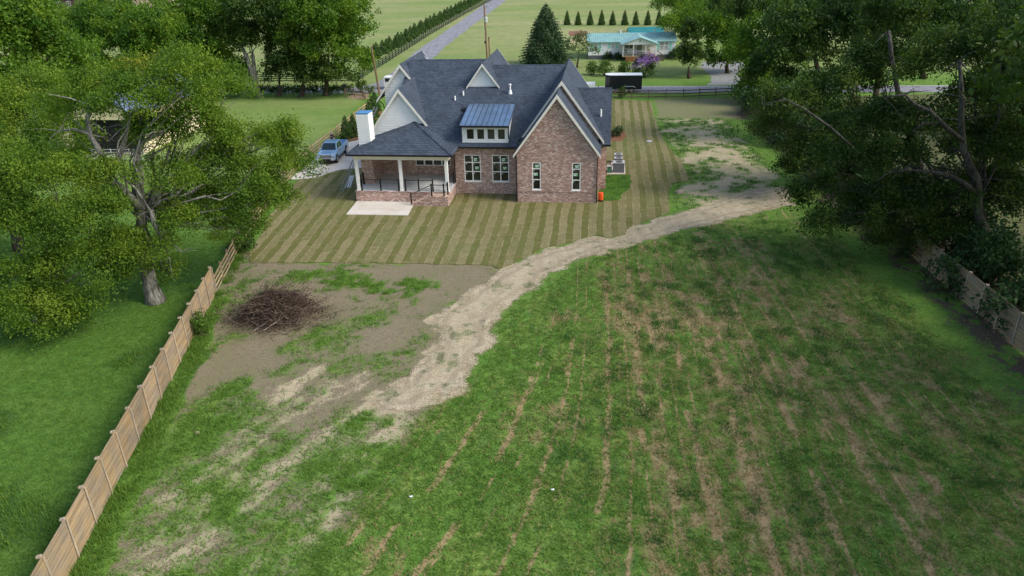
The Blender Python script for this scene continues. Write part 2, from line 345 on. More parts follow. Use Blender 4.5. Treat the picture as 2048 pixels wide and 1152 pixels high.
def ground():
    def axis(lo, hi, step, far, k=1.35):
        c = list(np.arange(lo, hi+1e-6, step)); s = step; x = hi; up = []
        while x < far: s = min(s*k, 400); x += s; up.append(x)
        s = step; x = lo; dn = []
        while x > -far: s = min(s*k, 400); x -= s; dn.append(x)
        return np.array(dn[::-1]+c+up)
    ax = axis(-42, 40, .22, 3500); ay = axis(15, 118, .22, 3500)
    X, Y = np.meshgrid(ax, ay, indexing='xy'); n0, n1 = X.shape
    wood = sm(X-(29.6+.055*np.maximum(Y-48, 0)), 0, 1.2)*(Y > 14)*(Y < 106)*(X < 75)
    big = fbm(X*.12, Y*.12, 3); med = fbm(X*.5, Y*.5, 5); fin = fbm(X*1.6, Y*1.6, 8)
    def m(name, w, wob=1.2): return sm(sdist(X, Y, POLY[name])+(med-.5)*wob*2+(fin-.5)*wob, -w, w)
    scrub, field = m('scrub', .9), m('field', .8, .9); strip, lot = m('strip', 1.6, 2.2), m('lot', .8, .4); straw = m('straw', .9); path = m('path', .55, .9); weeds = m('weeds', .4, .5)
    s = row_s(X, Y); rn = fbm(s*.85, Y*.10, 21); rn2 = fbm(s*1.9, Y*.33, 25); rn3 = fbm(s*.35, Y*.16, 29)
    # hard bare ruts at set rows
    rut = np.zeros_like(X)
    for sv, y0, y1, w in ((4.62, 16, 47, .13), (6.35, 30, 50, .13), (6.2, 22, 33, .17), (8.6, 15, 40, .14), (10.6, 16, 42, .15), (13.2, 18, 34, .16), (15.6, 18, 36, .16), (2.2, 20, 44, .1), (.2, 16, 38, .14), (-1.6, 18, 34, .14), (-3.2, 18, 30, .14), (-5.2, 16, 26, .16), (18, 20, 34, .2)):
        br = fbm(Y*.55, Y*0+sv*3, 41); rut = np.maximum(rut, sm(br, .40, .50)*np.exp(-((s-sv+(fbm(Y*.4, Y*0, int(40+sv*3)+90)-.5)*.5)/w)**2)*sm(Y, y0, y0+2)*(1-sm(Y, y1-2, y1)))
    east = sm(X, 2, 9)*(1-.55*sm(X, 14, 22))
    rowc = (.5+.5*np.cos(6.283*(s/.66+.9*(fbm(s*.3, Y*.12, 35)-.5))))**1.3; patch = rn*.30+rn2*.34+fin*.36
    green_f = .88-east*(.40*rowc*sm(fbm(s*.4, Y*.2, 37), .3, .6)+.55*sm(patch, .46, .66)+.10) - .55*sm(fbm(X*.3, Y*.2, 33)*.6+fin*.2+rn2*.2, .52, .66)*(1-east)
    green_f = green_f-.35*rut
    # scrub: grass islands, straw streaks, mulch-grey soil
    st = (X*.59+Y*.81); sp_ = (-X*.81+Y*.59)
    streak = fbm(sp_*.75, st*.16, 51); isl = fbm(X*.34, Y*.34, 55, 5)
    dpath = sdist(X, Y, gp((500, 1200), (700, 1040), (840, 850), (740, 760), (640, 740), (330, 990), (120, 1200)))
    strn = fbm(sp_*.55, st*.2, 57, 4); low = sm(-Y, -40, -31); mid = sm(-Y, -44, -37)
    green_s = np.clip(.14+.22*mid+.10*low+2.4*(isl*.40+strn*.34+fin*.26-.5), 0, 1)
    green_s = np.maximum(green_s, .75*sm(sdist(X, Y, gp((560, 532), (700, 532), (880, 560), (860, 640), (760, 610), (600, 590)))+(med-.5)*6+(fin-.5)*5, -1, 2.6))
    green_s = np.maximum(green_s, sm(1.0-np.abs((X+16.71)+.13*(Y-19.3)-.5)+(med-.5)*1.4, .1, .7)*(Y < 44))
    straw_s = sm(dpath+(med-.5)*4, -3, 2.)*np.clip(.5+2.6*(streak*.75+fin*.25-.49), 0, 1)
    dry = sm(Y, 118, 132)*.62+.25*sm(Y, 150, 200); dry = np.clip(dry*(.55+.9*fbm(X*.03, Y*.02, 61)), 0, 1); dry = np.maximum(dry, .42*sm(Y, 58, 82)*(1-sm(Y, 112, 117))*sm(-X, 21, 23))
    dark = sm(fbm(X*.35, Y*.30, 71), .60, .74)*(X < -17)*(Y < 50)
    V = np.stack([X, Y, np.zeros_like(X)], -1).reshape(-1, 3)
    V[:, 2] += ((med-.5)*.05*np.maximum(scrub, field)*(1-path)).ravel()
    idx = np.arange(n0*n1).reshape(n0, n1)
    Fq = np.stack([idx[:-1, :-1], idx[:-1, 1:], idx[1:, 1:], idx[1:, :-1]], -1).reshape(-1, 4)
    green = 1-scrub; green = green*(1-field)+np.clip(green_f, 0, 1)*field
    green = np.where(scrub > 0, green*(1-scrub)+green_s*scrub, green)
    green = green*(1-strip*(.85-.6*sm(fin*.6+med*.4, .46, .6)))*(1-lot*.62); sg = np.clip(.37+2.2*(isl*.45+fin*.35+.2*fbm(sp_*.4, st*.2, 77)-.46), 0, .62)
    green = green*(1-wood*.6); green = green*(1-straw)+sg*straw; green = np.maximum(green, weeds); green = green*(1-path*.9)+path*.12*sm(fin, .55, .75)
    strawm = np.clip(np.maximum.reduce([path, straw*.8, straw_s*scrub*.95]), 0, 1)
    soil = np.clip(scrub*(1-straw_s), 0, 1)
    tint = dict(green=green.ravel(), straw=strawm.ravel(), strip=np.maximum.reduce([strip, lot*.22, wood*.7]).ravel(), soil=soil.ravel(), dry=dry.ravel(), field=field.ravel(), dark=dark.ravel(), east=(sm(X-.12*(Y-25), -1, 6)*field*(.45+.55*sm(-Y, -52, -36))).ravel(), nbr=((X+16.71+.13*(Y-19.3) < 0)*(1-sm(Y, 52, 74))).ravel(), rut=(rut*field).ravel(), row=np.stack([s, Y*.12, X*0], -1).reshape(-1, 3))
    # sheet shader
    t = NT('ground_mat', .95, .1); c = t.coord(); A = {k: t.attr(k) for k in ('green', 'straw', 'strip', 'soil', 'dry', 'field', 'dark', 'rut', 'nbr', 'east')}
    f1 = t.noise(c, 2.6, 6., .68); f2 = t.noise(c, 9., 4., .7); f3 = t.noise(c, .33, 4., .6); f4 = t.noise(c, 28., 2., .6)
    g = t.mix(t.ramp(f1, .3, .7), (.070, .152, .026), (.126, .236, .038)); g = t.mix(t.ramp(f3, .4, .72, 0, .55), g, (.172, .240, .050)); g = t.hsv(g, .5, 1., t.ramp(f2, .25, .75, .72, 1.3))
    g = t.hsv(g, .5, 1., t.ramp(f4, .25, .75, .72, 1.34))
    rvec = t.attr('row', True); on = t.noise(t.mapping(rvec, (1.7, 3.2, 1)), 1., 4., .62); on2 = t.noise(t.mapping(rvec, (1.3, 4., 1)), 1., 4., .6)
    g = t.mix(t.math('MULTIPLY', A['east'], t.math('MULTIPLY', t.ramp(t.math('ADD', on, t.math('MULTIPLY_ADD', f2, .3, -.15)),   .44, .62), .62)), g, t.mix(t.ramp(f2, .3, .7), (.125, .125, .034), (.215, .185, .062)))
    g = t.mix(t.math('MULTIPLY', A['field'], t.ramp(on2, .52, .68, 0, .4)), g, (.040, .115, .040))
    g = t.mix(t.math('MULTIPLY', A['field'], t.ramp(f3, .4, .6, .1, .5)), g, t.hsv(g, .482, .95, 1.2))
    g = t.mix(t.math('MULTIPLY', A['nbr'], .5), g, t.mix(t.ramp(f1, .3, .7), (.040, .100, .018), (.074, .156, .024))); g = t.mix(t.math('MULTIPLY', A['dark'], .7), g, (.042, .094, .024))
    fl = t.noise(t.mapping(c, (.02, .07, 1), (0, 0, .15)), 1., 4.); dg = t.mix(t.ramp(fl, .3, .7), (.20, .255, .085), (.31, .30, .145)); dg = t.hsv(dg, .5, 1., t.ramp(t.noise(c, .5, 5., .7), .25, .75, .82, 1.18))
    g = t.mix(A['dry'], g, dg)
    soil = t.mix(t.ramp(f1, .3, .7), (.180, .148, .096), (.262, .218, .146)); soil = t.hsv(soil, .5, 1., t.math('MULTIPLY', t.ramp(f2, .2, .8, .62, 1.4), t.ramp(f4, .2, .8, .7, 1.3)))
    soil = t.mix(t.math('MULTIPLY', t.ramp(t.math('ADD', f1, t.math('MULTIPLY', f3, .7)), .72, 1.05), t.ramp(f2, .3, .65, .1, .62)), soil, (.115, .150, .045))
    fieldsoil = t.mix(t.ramp(f1, .3, .7), (.225, .172, .078), (.345, .280, .138)); fieldsoil = t.hsv(fieldsoil, .5, 1., t.ramp(f2, .2, .8, .6, 1.35))
    d = t.mix(A['field'], soil, fieldsoil)
    rv = t.attr('row', True); rs = t.n('ShaderNodeSeparateXYZ'); t.l(rv, rs.inputs[0]); rx = t.math('DIVIDE', t.math('ADD', rs.outputs[0], t.math('MULTIPLY_ADD', t.noise(c, .5, 3.), .5, -.25)), .84); rk = t.math('FLOOR', rx)
    rw = t.n('ShaderNodeTexWhiteNoise', noise_dimensions='1D'); t.l(rk, rw.inputs['W']); rd = t.math('ABSOLUTE', t.math('SUBTRACT', t.math('SUBTRACT', rx, rk), t.math('MULTIPLY_ADD', rw.outputs['Value'], .5, .25)))
    cb = t.n('ShaderNodeCombineXYZ'); t.l(t.math('MULTIPLY', rk, 7.3), cb.inputs[0]); t.l(rs.outputs[1], cb.inputs[1]); ron = t.math('ADD', t.noise(cb.outputs[0], 1.6, 4., .65), t.math('MULTIPLY_ADD', rw.outputs['Value'], .24, -.12))
    rut = t.math('MULTIPLY', t.math('MULTIPLY', t.ramp(t.math('ADD', rd, t.math('MULTIPLY_ADD', f2, .10, -.05)), .035, .11, 1., 0.), t.ramp(ron, .49, .58)), A['field']); rut = t.math('MAXIMUM', rut, t.ramp(t.math('ADD', A['rut'], t.math('MULTIPLY_ADD', f2, .6, -.3)), .25, .6))
    d = t.mix(t.math('MULTIPLY', rut, .7), d, (.385, .275, .145))
    stw = t.mix(t.ramp(f1, .25, .75), (.36, .295, .185), (.50, .425, .29)); stw = t.hsv(stw, .5, 1., t.ramp(f2, .2, .8, .75, 1.2))
    sf = t.ramp(t.math('ADD', A['straw'], t.math('MULTIPLY_ADD', t.math('ADD', f1, f2), .6, -.6)), .3, .66); d = t.mix(sf, d, stw)
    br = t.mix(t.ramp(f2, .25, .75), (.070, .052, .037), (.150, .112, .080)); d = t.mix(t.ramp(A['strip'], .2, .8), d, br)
    gn = t.math('MULTIPLY_ADD', t.math('ADD', t.math('MULTIPLY', f1, .5), t.math('MULTIPLY', f2, .5)), 1.1, -.55)
    gf = t.math('MULTIPLY', t.ramp(t.math('ADD', A['green'], t.math('MULTIPLY', gn, 1.35)), .26, .68), t.math('SUBTRACT', 1., t.math('MULTIPLY', rut, .92)))
    t.bump(t.math('ADD', f2, t.math('MULTIPLY', f4, .5)), .7, .05)
    o = np_mesh('ground', V, Fq, t.out(t.mix(gf, d, g)), tint=tint, smooth=True); tag(o, kind='structure')
    TUFT.update(X=ax, Y=ay, green=green, field=field, scrub=scrub, path=path, dark=dark, strip=strip, weeds=weeds, straw=straw)
ground()
def samp(name, x, y):
    i = np.clip(np.searchsorted(TUFT['X'], x), 0, len(TUFT['X'])-1); j = np.clip(np.searchsorted(TUFT['Y'], y), 0, len(TUFT['Y'])-1); return TUFT[name][j, i]

def rough_edge(poly, step, amp, seed):
    out = []; n = len(poly)
    for k in range(n):
        a = np.array(poly[k]); b = np.array(poly[(k+1) % n]); d = b-a; L = np.hypot(*d); m = max(1, int(L/step)); nn = np.array((-d[1], d[0]))/(L+1e-9)
        for j in range(m):
            p = a+d*j/m; w = (vn(np.array(p[0]*1.1), np.array(p[1]*1.1), seed)-.5)*1.3+(vn(np.array(p[0]*4), np.array(p[1]*4), seed+1)-.5)*.8+(vn(np.array(p[0]*9), np.array(p[1]*9), seed+2)-.5)*.5
            out.append(tuple(p+nn*amp*float(w)))
    return out
def sheet(name, poly, z, mat, thick=0., kind='structure', uv=None):
    mb = MB()
    if thick: mb.prism([(x, y, z-thick) for x, y in poly], (0, 0, thick))
    else: mb.quad([(x, y, z) for x, y in poly])
    o = mb.build(name, mat)
    if o.data.polygons[0].normal.z < 0 and not thick: o.data.flip_normals()
    return tag(o, kind=kind)
def setting():
    # straw-covered dirt path
    t = NT('path_mat', .95, .1); c = t.coord(); f1 = t.noise(c, 1.3, 6., .65); f2 = t.noise(c, 11., 4., .7); f3 = t.noise(c, .35, 4., .6)
    rot = t.noise(t.mapping(c, (1.6, .22, 1), (0, 0, 1.05)), 1., 4., .6)
    col = t.mix(t.ramp(f1, .3, .7), (.385, .315, .205), (.50, .425, .30)); col = t.hsv(col, .5, 1., t.math('MULTIPLY', t.ramp(f2, .2, .8, .68, 1.25), t.ramp(rot, .3, .7, .9, 1.08)))
    gm = t.math('MULTIPLY', t.ramp(t.math('ADD', f1, t.math('MULTIPLY', f3, .8)), .95, 1.08), t.ramp(f2, .36, .56))
    t.bump(f2, .7, .05); col = t.mix(t.math('MULTIPLY', gm, .85), col, (.09, .13, .035))
    import bmesh
    def grid_cut(o, x0, x1, y0, y1, st):
        bm = bmesh.new(); bm.from_mesh(o.data)
        for x in np.arange(x0, x1, st): bmesh.ops.bisect_plane(bm, geom=bm.verts[:]+bm.edges[:]+bm.faces[:], plane_co=(x, 0, 0), plane_no=(1, 0, 0))
        for y in np.arange(y0, y1, st): bmesh.ops.bisect_plane(bm, geom=bm.verts[:]+bm.edges[:]+bm.faces[:], plane_co=(0, y, 0), plane_no=(0, 1, 0))
        bm.to_mesh(o.data); bm.free()
    pp = rough_edge(POLY['path'], .12, .34, 5); po = sheet('path', pp, .03, t.out(col)); grid_cut(po, -8, 24, 28, 66, .45)
    co = np.empty(len(po.data.vertices)*3, np.float32); po.data.vertices.foreach_get('co', co); co = co.reshape(-1, 3); ed = np.maximum(sdist(co[:, 0].astype(float), co[:, 1].astype(float), pp), 0)
    at = po.data.attributes.new('edge', 'FLOAT', 'POINT'); at.data.foreach_set('value', ed.astype(np.float32))
    trk = t.ramp(t.math('ABSOLUTE', t.math('SUBTRACT', t.math('ADD', t.attr('edge'), t.math('MULTIPLY_ADD', f3, .5, -.25)), .78)), .10, .28, 1., 0.); t.val(t.b.inputs['Base Color'], t.hsv(col, .5, 1., t.math('SUBTRACT', 1., t.math('MULTIPLY', trk, t.ramp(f1, .35, .6, .06, .24)))))
    tp = t.n('ShaderNodeBsdfTransparent'); ms = t.n('ShaderNodeMixShader'); al = t.ramp(t.math('ADD', t.attr('edge'), t.math('MULTIPLY_ADD', t.math('ADD', f2, f1), 2.0, -1.75)), .15, .62)
    t.l(al, ms.inputs[0]); t.l(tp.outputs[0], ms.inputs[1]); t.l(t.b.outputs[0], ms.inputs[2]); t.l(ms.outputs[0], t.t.nodes['Material Output'].inputs['Surface'])
    # sod lawn laid in rolls
    xs = np.arange(-23, 25, .5); ys = np.arange(45, 112, .5)
    t = NT('sod_mat', .95, .1); c = t.coord(); v = t.attr('sod', True); sp = t.n('ShaderNodeSeparateXYZ'); t.l(v, sp.inputs[0])
    wob = t.math('MULTIPLY_ADD', t.noise(c, .10, 2.), .5, -.25); wob2 = t.math('MULTIPLY_ADD', t.noise(c, 1.4, 3.), .10, -.05)
    s = t.math('DIVIDE', t.math('ADD', t.math('ADD', sp.outputs[0], wob), wob2), .61); k = t.math('FLOOR', s); fr = t.math('SUBTRACT', s, k)
    wn0 = t.n('ShaderNodeTexWhiteNoise', noise_dimensions='1D'); t.l(k, wn0.inputs['W'])
    yl = t.math('ADD', t.math('DIVIDE', sp.outputs[1], 7.5), t.math('MULTIPLY', wn0.outputs['Value'], 3.)); ky = t.math('FLOOR', yl)
    cb = t.n('ShaderNodeCombineXYZ'); t.l(k, cb.inputs[0]); t.l(ky, cb.inputs[1]); wn = t.n('ShaderNodeTexWhiteNoise', noise_dimensions='2D'); t.l(cb.outputs[0], wn.inputs['Vector'])
    par = t.math('ABSOLUTE', t.math('MODULO', k, 2.)); mixv = t.math('ADD', t.math('MULTIPLY', par, .48), t.math('MULTIPLY', wn.outputs['Value'], .46))
    f1 = t.noise(c, 1.5, 5., .65); f2 = t.noise(c, 9., 4., .7); f3 = t.noise(c, .18, 3.)
    a = t.mix(t.ramp(f1, .25, .75), (.112, .116, .036), (.146, .140, .046)); b = t.mix(t.ramp(f1, .25, .75), (.186, .170, .078), (.250, .212, .110)); col = t.mix(t.ramp(mixv, .2, .8), a, b)
    col = t.mix(t.ramp(f3, .5, .75, 0, .35), col, (.12, .16, .05))
    e = t.math('MINIMUM', fr, t.math('SUBTRACT', 1., fr)); seam = t.math('MULTIPLY', t.ramp(e, .02, .09, 1., 0.), t.ramp(t.noise(c, .8, 4.), .42, .6)); col = t.mix(t.math('MULTIPLY', seam, .75), col, (.33, .28, .17))
    yf = t.math('FRACT', yl); ye = t.math('MINIMUM', yf, t.math('SUBTRACT', 1., yf)); col = t.mix(t.math('MULTIPLY', t.ramp(ye, .0, .012, .5, 0.), 1.), col, (.30, .25, .15))
    col = t.hsv(col, .5, 1., t.ramp(f2, .2, .8, .66, 1.32)); t.bump(f2, .7, .04)
    mat = t.out(col)
    poly = rough_edge(SOD, .25, .14, 9); X, Y = np.array([p[0] for p in poly]), np.array([p[1] for p in poly])
    # grid sheet clipped to the outline
    import bmesh
    o = sheet('lawn', poly, .045, mat, .04); bm = bmesh.new(); bm.from_mesh(o.data)
    for x in np.arange(-22, 24, 2.): bmesh.ops.bisect_plane(bm, geom=bm.verts[:]+bm.edges[:]+bm.faces[:], plane_co=(x, 0, 0), plane_no=(1, 0, 0))
    for y in np.arange(48, 110, 2.): bmesh.ops.bisect_plane(bm, geom=bm.verts[:]+bm.edges[:]+bm.faces[:], plane_co=(0, y, 0), plane_no=(0, 1, 0))
    bm.to_mesh(o.data); bm.free(); co = np.empty(len(o.data.vertices)*3, np.float32); o.data.vertices.foreach_get('co', co); co = co.reshape(-1, 3)
    at = o.data.attributes.new('sod', 'FLOAT_VECTOR', 'POINT'); at.data.foreach_set('vector', np.stack([sod_s(co[:, 0], co[:, 1]), co[:, 1], co[:, 0]*0], -1).astype(np.float32).ravel())
    # roads
    def rd(x): return 119.4-.129*(x+33.)
    main = [(x, rd(x)) for x in np.arange(-420, 421, 20)]; mainp = main+[(x, y+5.4) for x, y in main[::-1]]
    sheet('road', mainp, .014, M['asphalt'])
    sl = [(-26.5, 122.5), (-22.6, 126), (-21.2, 134), (-20.5, 150), (-19.3, 170), (-16.5, 200), (-10.5, 265), (-6.0, 322), (4, 430), (26, 640)]
    sr = [(-15.2, 120.6), (-15.6, 124), (-15.6, 134), (-15.1, 150), (-14, 170), (-11.2, 200), (-4.6, 265), (1.2, 322), (12, 430), (34, 640)]
    sheet('side_road', rough_edge(sl+sr[::-1], 1.2, .5, 31), .008, M['asphalt'])
    mk_ = MB(); 
    for off in (5.28,): mk_.quad([(x, rd(x)+off, .02) for x in (-10, 90)][:1]+[(90, rd(90)+off, .02), (90, rd(90)+off+.12, .02), (-10, rd(-10)+off+.12, .02)])
    o = mk_.build('road_marking', M['white']); tag(o, kind='structure')
    sheet('gravel_drive', rough_edge([(31.4, 117.4), (33.4, 121.5), (34.4, 128), (34.8, 135), (36.5, 141), (42, 143), (44, 139), (41.5, 133), (39, 127), (38.3, 121), (40.5, 116.4)], .6, .5, 41), .006, M['gravel'])
    dr = [(-22.0, 71.2), (-21.5, 78.3), (-20.9, 84), (-17.6, 87.2), (-17.2, 96), (-11, 96), (-11, 74.6), (-15.89, 74.67), (-17.47, 74.31), (-18.7, 73.0), (-19.15, 71.94), (-20.2, 71.3)]
    sheet('driveway', dr, .06, M['concrete'], .08)
    sheet('mulch_bed', rough_edge([(-20.6, 85.2), (-17.8, 87.4), (-17.4, 96), (-17.6, 104), (-19.2, 104), (-19.9, 92)], .4, .3, 3), .035, M['mulch'])
    sheet('mulch_patch', rough_edge(gp((1222, 262), (1246, 262), (1252, 275), (1240, 284), (1222, 283)), .3, .3, 13), .062, M['mulch'])
    sheet('mulch_patch', rough_edge(gp((704, 186), (738, 186), (735, 197), (712, 200), (700, 194)), .5, .6, 14), .02, plain('bare_dirt', (.27, .20, .13), .95, .25, 3.))
    w = rough_edge(POLY['weeds'], .25, .3, 15)
    t = NT('weed_ground', .95, .1); c = t.coord(); f = t.noise(c, 4., 5., .7); sheet('weed_patch', w, .058, t.out(t.mix(t.ramp(f, .3, .7), (.035, .10, .014), (.085, .175, .02))))
setting()

# ------------------------------------------------------------------ the brick house (local frame: x right, y away, z up)
def wall_front(mb, y, x0, x1, z0, z1, holes=(), dep=.12, m=0):      # wall in an x-z plane facing -y, with openings
    xs = sorted({x0, x1, *[h[0] for h in holes], *[h[1] for h in holes]}); zs = sorted({z0, z1, *[h[2] for h in holes], *[h[3] for h in holes]})
    for i in range(len(xs)-1):
        for j in range(len(zs)-1):
            cx, cz = (xs[i]+xs[i+1])/2, (zs[j]+zs[j+1])/2
            if any(h[0] < cx < h[1] and h[2] < cz < h[3] for h in holes): continue
            mb.quad([(xs[i], y, zs[j]), (xs[i+1], y, zs[j]), (xs[i+1], y, zs[j+1]), (xs[i], y, zs[j+1])], m)
    for a, b, c, d in holes:
        mb.quad([(a, y, c), (a, y+dep, c), (a, y+dep, d), (a, y, d)], m); mb.quad([(b, y, c), (b, y, d), (b, y+dep, d), (b, y+dep, c)], m)
        mb.quad([(a, y, c), (b, y, c), (b, y+dep, c), (a, y+dep, c)], m); mb.quad([(a, y, d), (a, y+dep, d), (b, y+dep, d), (b, y, d)], m)
def window(parent, y, x0, x1, z0, z1, cols, rows, fr=.075, mun=.045, stickers=(), glassm='glass', sill=True, tape=()):
    mb = MB(); w, h = x1-x0, z1-z0
    mb.box((x0, y+.01, z0), (x0+fr, y+.10, z1)); mb.box((x1-fr, y+.01, z0), (x1, y+.10, z1))
    mb.box((x0+fr, y+.01, z1-fr), (x1-fr, y+.10, z1)); mb.box((x0+fr, y+.01, z0), (x1-fr, y+.10, z0+fr))
    for c in cols: mb.box((x0+c*w-mun, y+.015, z0+fr), (x0+c*w+mun, y+.095, z1-fr))
    ce = [x0+fr]+[x0+c*w for c in cols]+[x1-fr]
    for r_ in rows:
        for i in range(len(ce)-1):
            a = ce[i]+(mun if i else 0); b = ce[i+1]-(mun if i < len(ce)-2 else 0)
            mb.box((a, y+.02, z0+r_*h-mun*.8), (b, y+.09, z0+r_*h+mun*.8))
    f = mb.build('window', M['white'], parent)
    MB().box((x0+.02, y+.06, z0+.02), (x1-.02, y+.075, z1-.02)).build('pane', M[glassm], f)
    if sill: MB().box((x0-.05, y-.05, z0-.07), (x1+.05, y+.05, z0-.005)).build('sill', M['white'], f)
    for sx, sz, sw, sh in stickers:
        s = MB().box((x0+sx*w, y+.052, z0+sz*h), (x0+sx*w+sw, y+.057, z0+sz*h+sh), 0)
        s.box((x0+sx*w+.05*sw, y+.049, z0+sz*h+sh*.72), (x0+sx*w+sw*.95, y+.0515, z0+sz*h+sh*.95), 1); s.box((x0+sx*w+.18*sw, y+.049, z0+sz*h+sh*.16), (x0+sx*w+sw*.62, y+.0515, z0+sz*h+sh*.5), 1)
        s.build('sticker', [M['green_st'], M['whites']], f)
    for sx, sz in tape: MB().box((x0+sx*w-.04, y+.053, z0+sz*h-.04), (x0+sx*w+.04, y+.058, z0+sz*h+.04)).build('sticker', M['whites'], f)
    return f
def siding_tri(mb, y, fl, fr_, z0, z1, course=.24, m=0):            # lap siding; fl(z), fr_(z) give the edges
    n = max(1, int((z1-z0)/course))
    for k in range(n):
        a, b = z0+(z1-z0)*k/n, z0+(z1-z0)*(k+1)/n
        mb.quad([(fl(a), y-.045, a), (fr_(a), y-.045, a), (fr_(b), y, b), (fl(b), y, b)], m)
        mb.quad([(fl(a), y, a), (fr_(a), y, a), (fr_(a), y-.045, a), (fl(a), y-.045, a)], m)
def siding_box(mb, x0, x1, y0, y1, z0, z1, course=.24, m=0):
    n = max(1, int((z1-z0)/course)); e = .04
    for k in range(n):
        a, b = z0+(z1-z0)*k/n, z0+(z1-z0)*(k+1)/n
        lo = [(x0-e, y0-e, a), (x1+e, y0-e, a), (x1+e, y1+e, a), (x0-e, y1+e, a)]; hi = [(x0, y0, b), (x1, y0, b), (x1, y1, b), (x0, y1, b)]
        for i in range(4): j = (i+1) % 4; mb.quad([lo[i], lo[j], hi[j], hi[i]], m)
        mb.quad(lo[::-1], m)
    mb.quad([(x0, y0, z1), (x1, y0, z1), (x1, y1, z1), (x0, y1, z1)], m)
def gable_roof(root, ux, z, pitch, hl, hr, v0, v1, th=.14, trim=.27, trim_back=False, ridge_m='shingle'):
    l, r = (ux-hl, z-pitch*hl), (ux+hr, z-pitch*hr)
    mb = MB()
    mb.prism([(ux, v0, z), (l[0], v0, l[1]), (l[0], v0, l[1]-th), (ux, v0, z-th)], (0, v1-v0, 0))
    mb.prism([(ux+.001, v0, z), (ux+.001, v0, z-th), (r[0], v0, r[1]-th), (r[0], v0, r[1])], (0, v1-v0, 0))
    o = mb.build('roof', M['shingle'], root)
    c = MB(); c.prism([(ux-.13, v0+.02, z-.13*pitch+.02), (ux, v0+.02, z+.05), (ux+.13, v0+.02, z-.13*pitch+.02), (ux, v0+.02, z-.05)], (0, v1-v0-.04, 0)); c.build('ridge_cap', M['shingle'], o)
    for y in ((v0,) + ((v1+.05,) if trim_back else ())):
        t = MB()
        t.prism([(ux, y-.05, z+.02), (l[0]-.02, y-.05, l[1]+.02-.02*pitch), (l[0]-.02, y-.05, l[1]-trim), (ux, y-.05, z-trim*1.25)], (0, .048, 0))
        t.prism([(ux+.001, y-.05, z+.02), (ux+.001, y-.05, z-trim*1.25), (r[0]+.02, y-.05, r[1]-trim), (r[0]+.02, y-.05, r[1]+.02-.02*pitch)], (0, .048, 0))
        t.build('rake_trim', M['cream'], root)
    return o
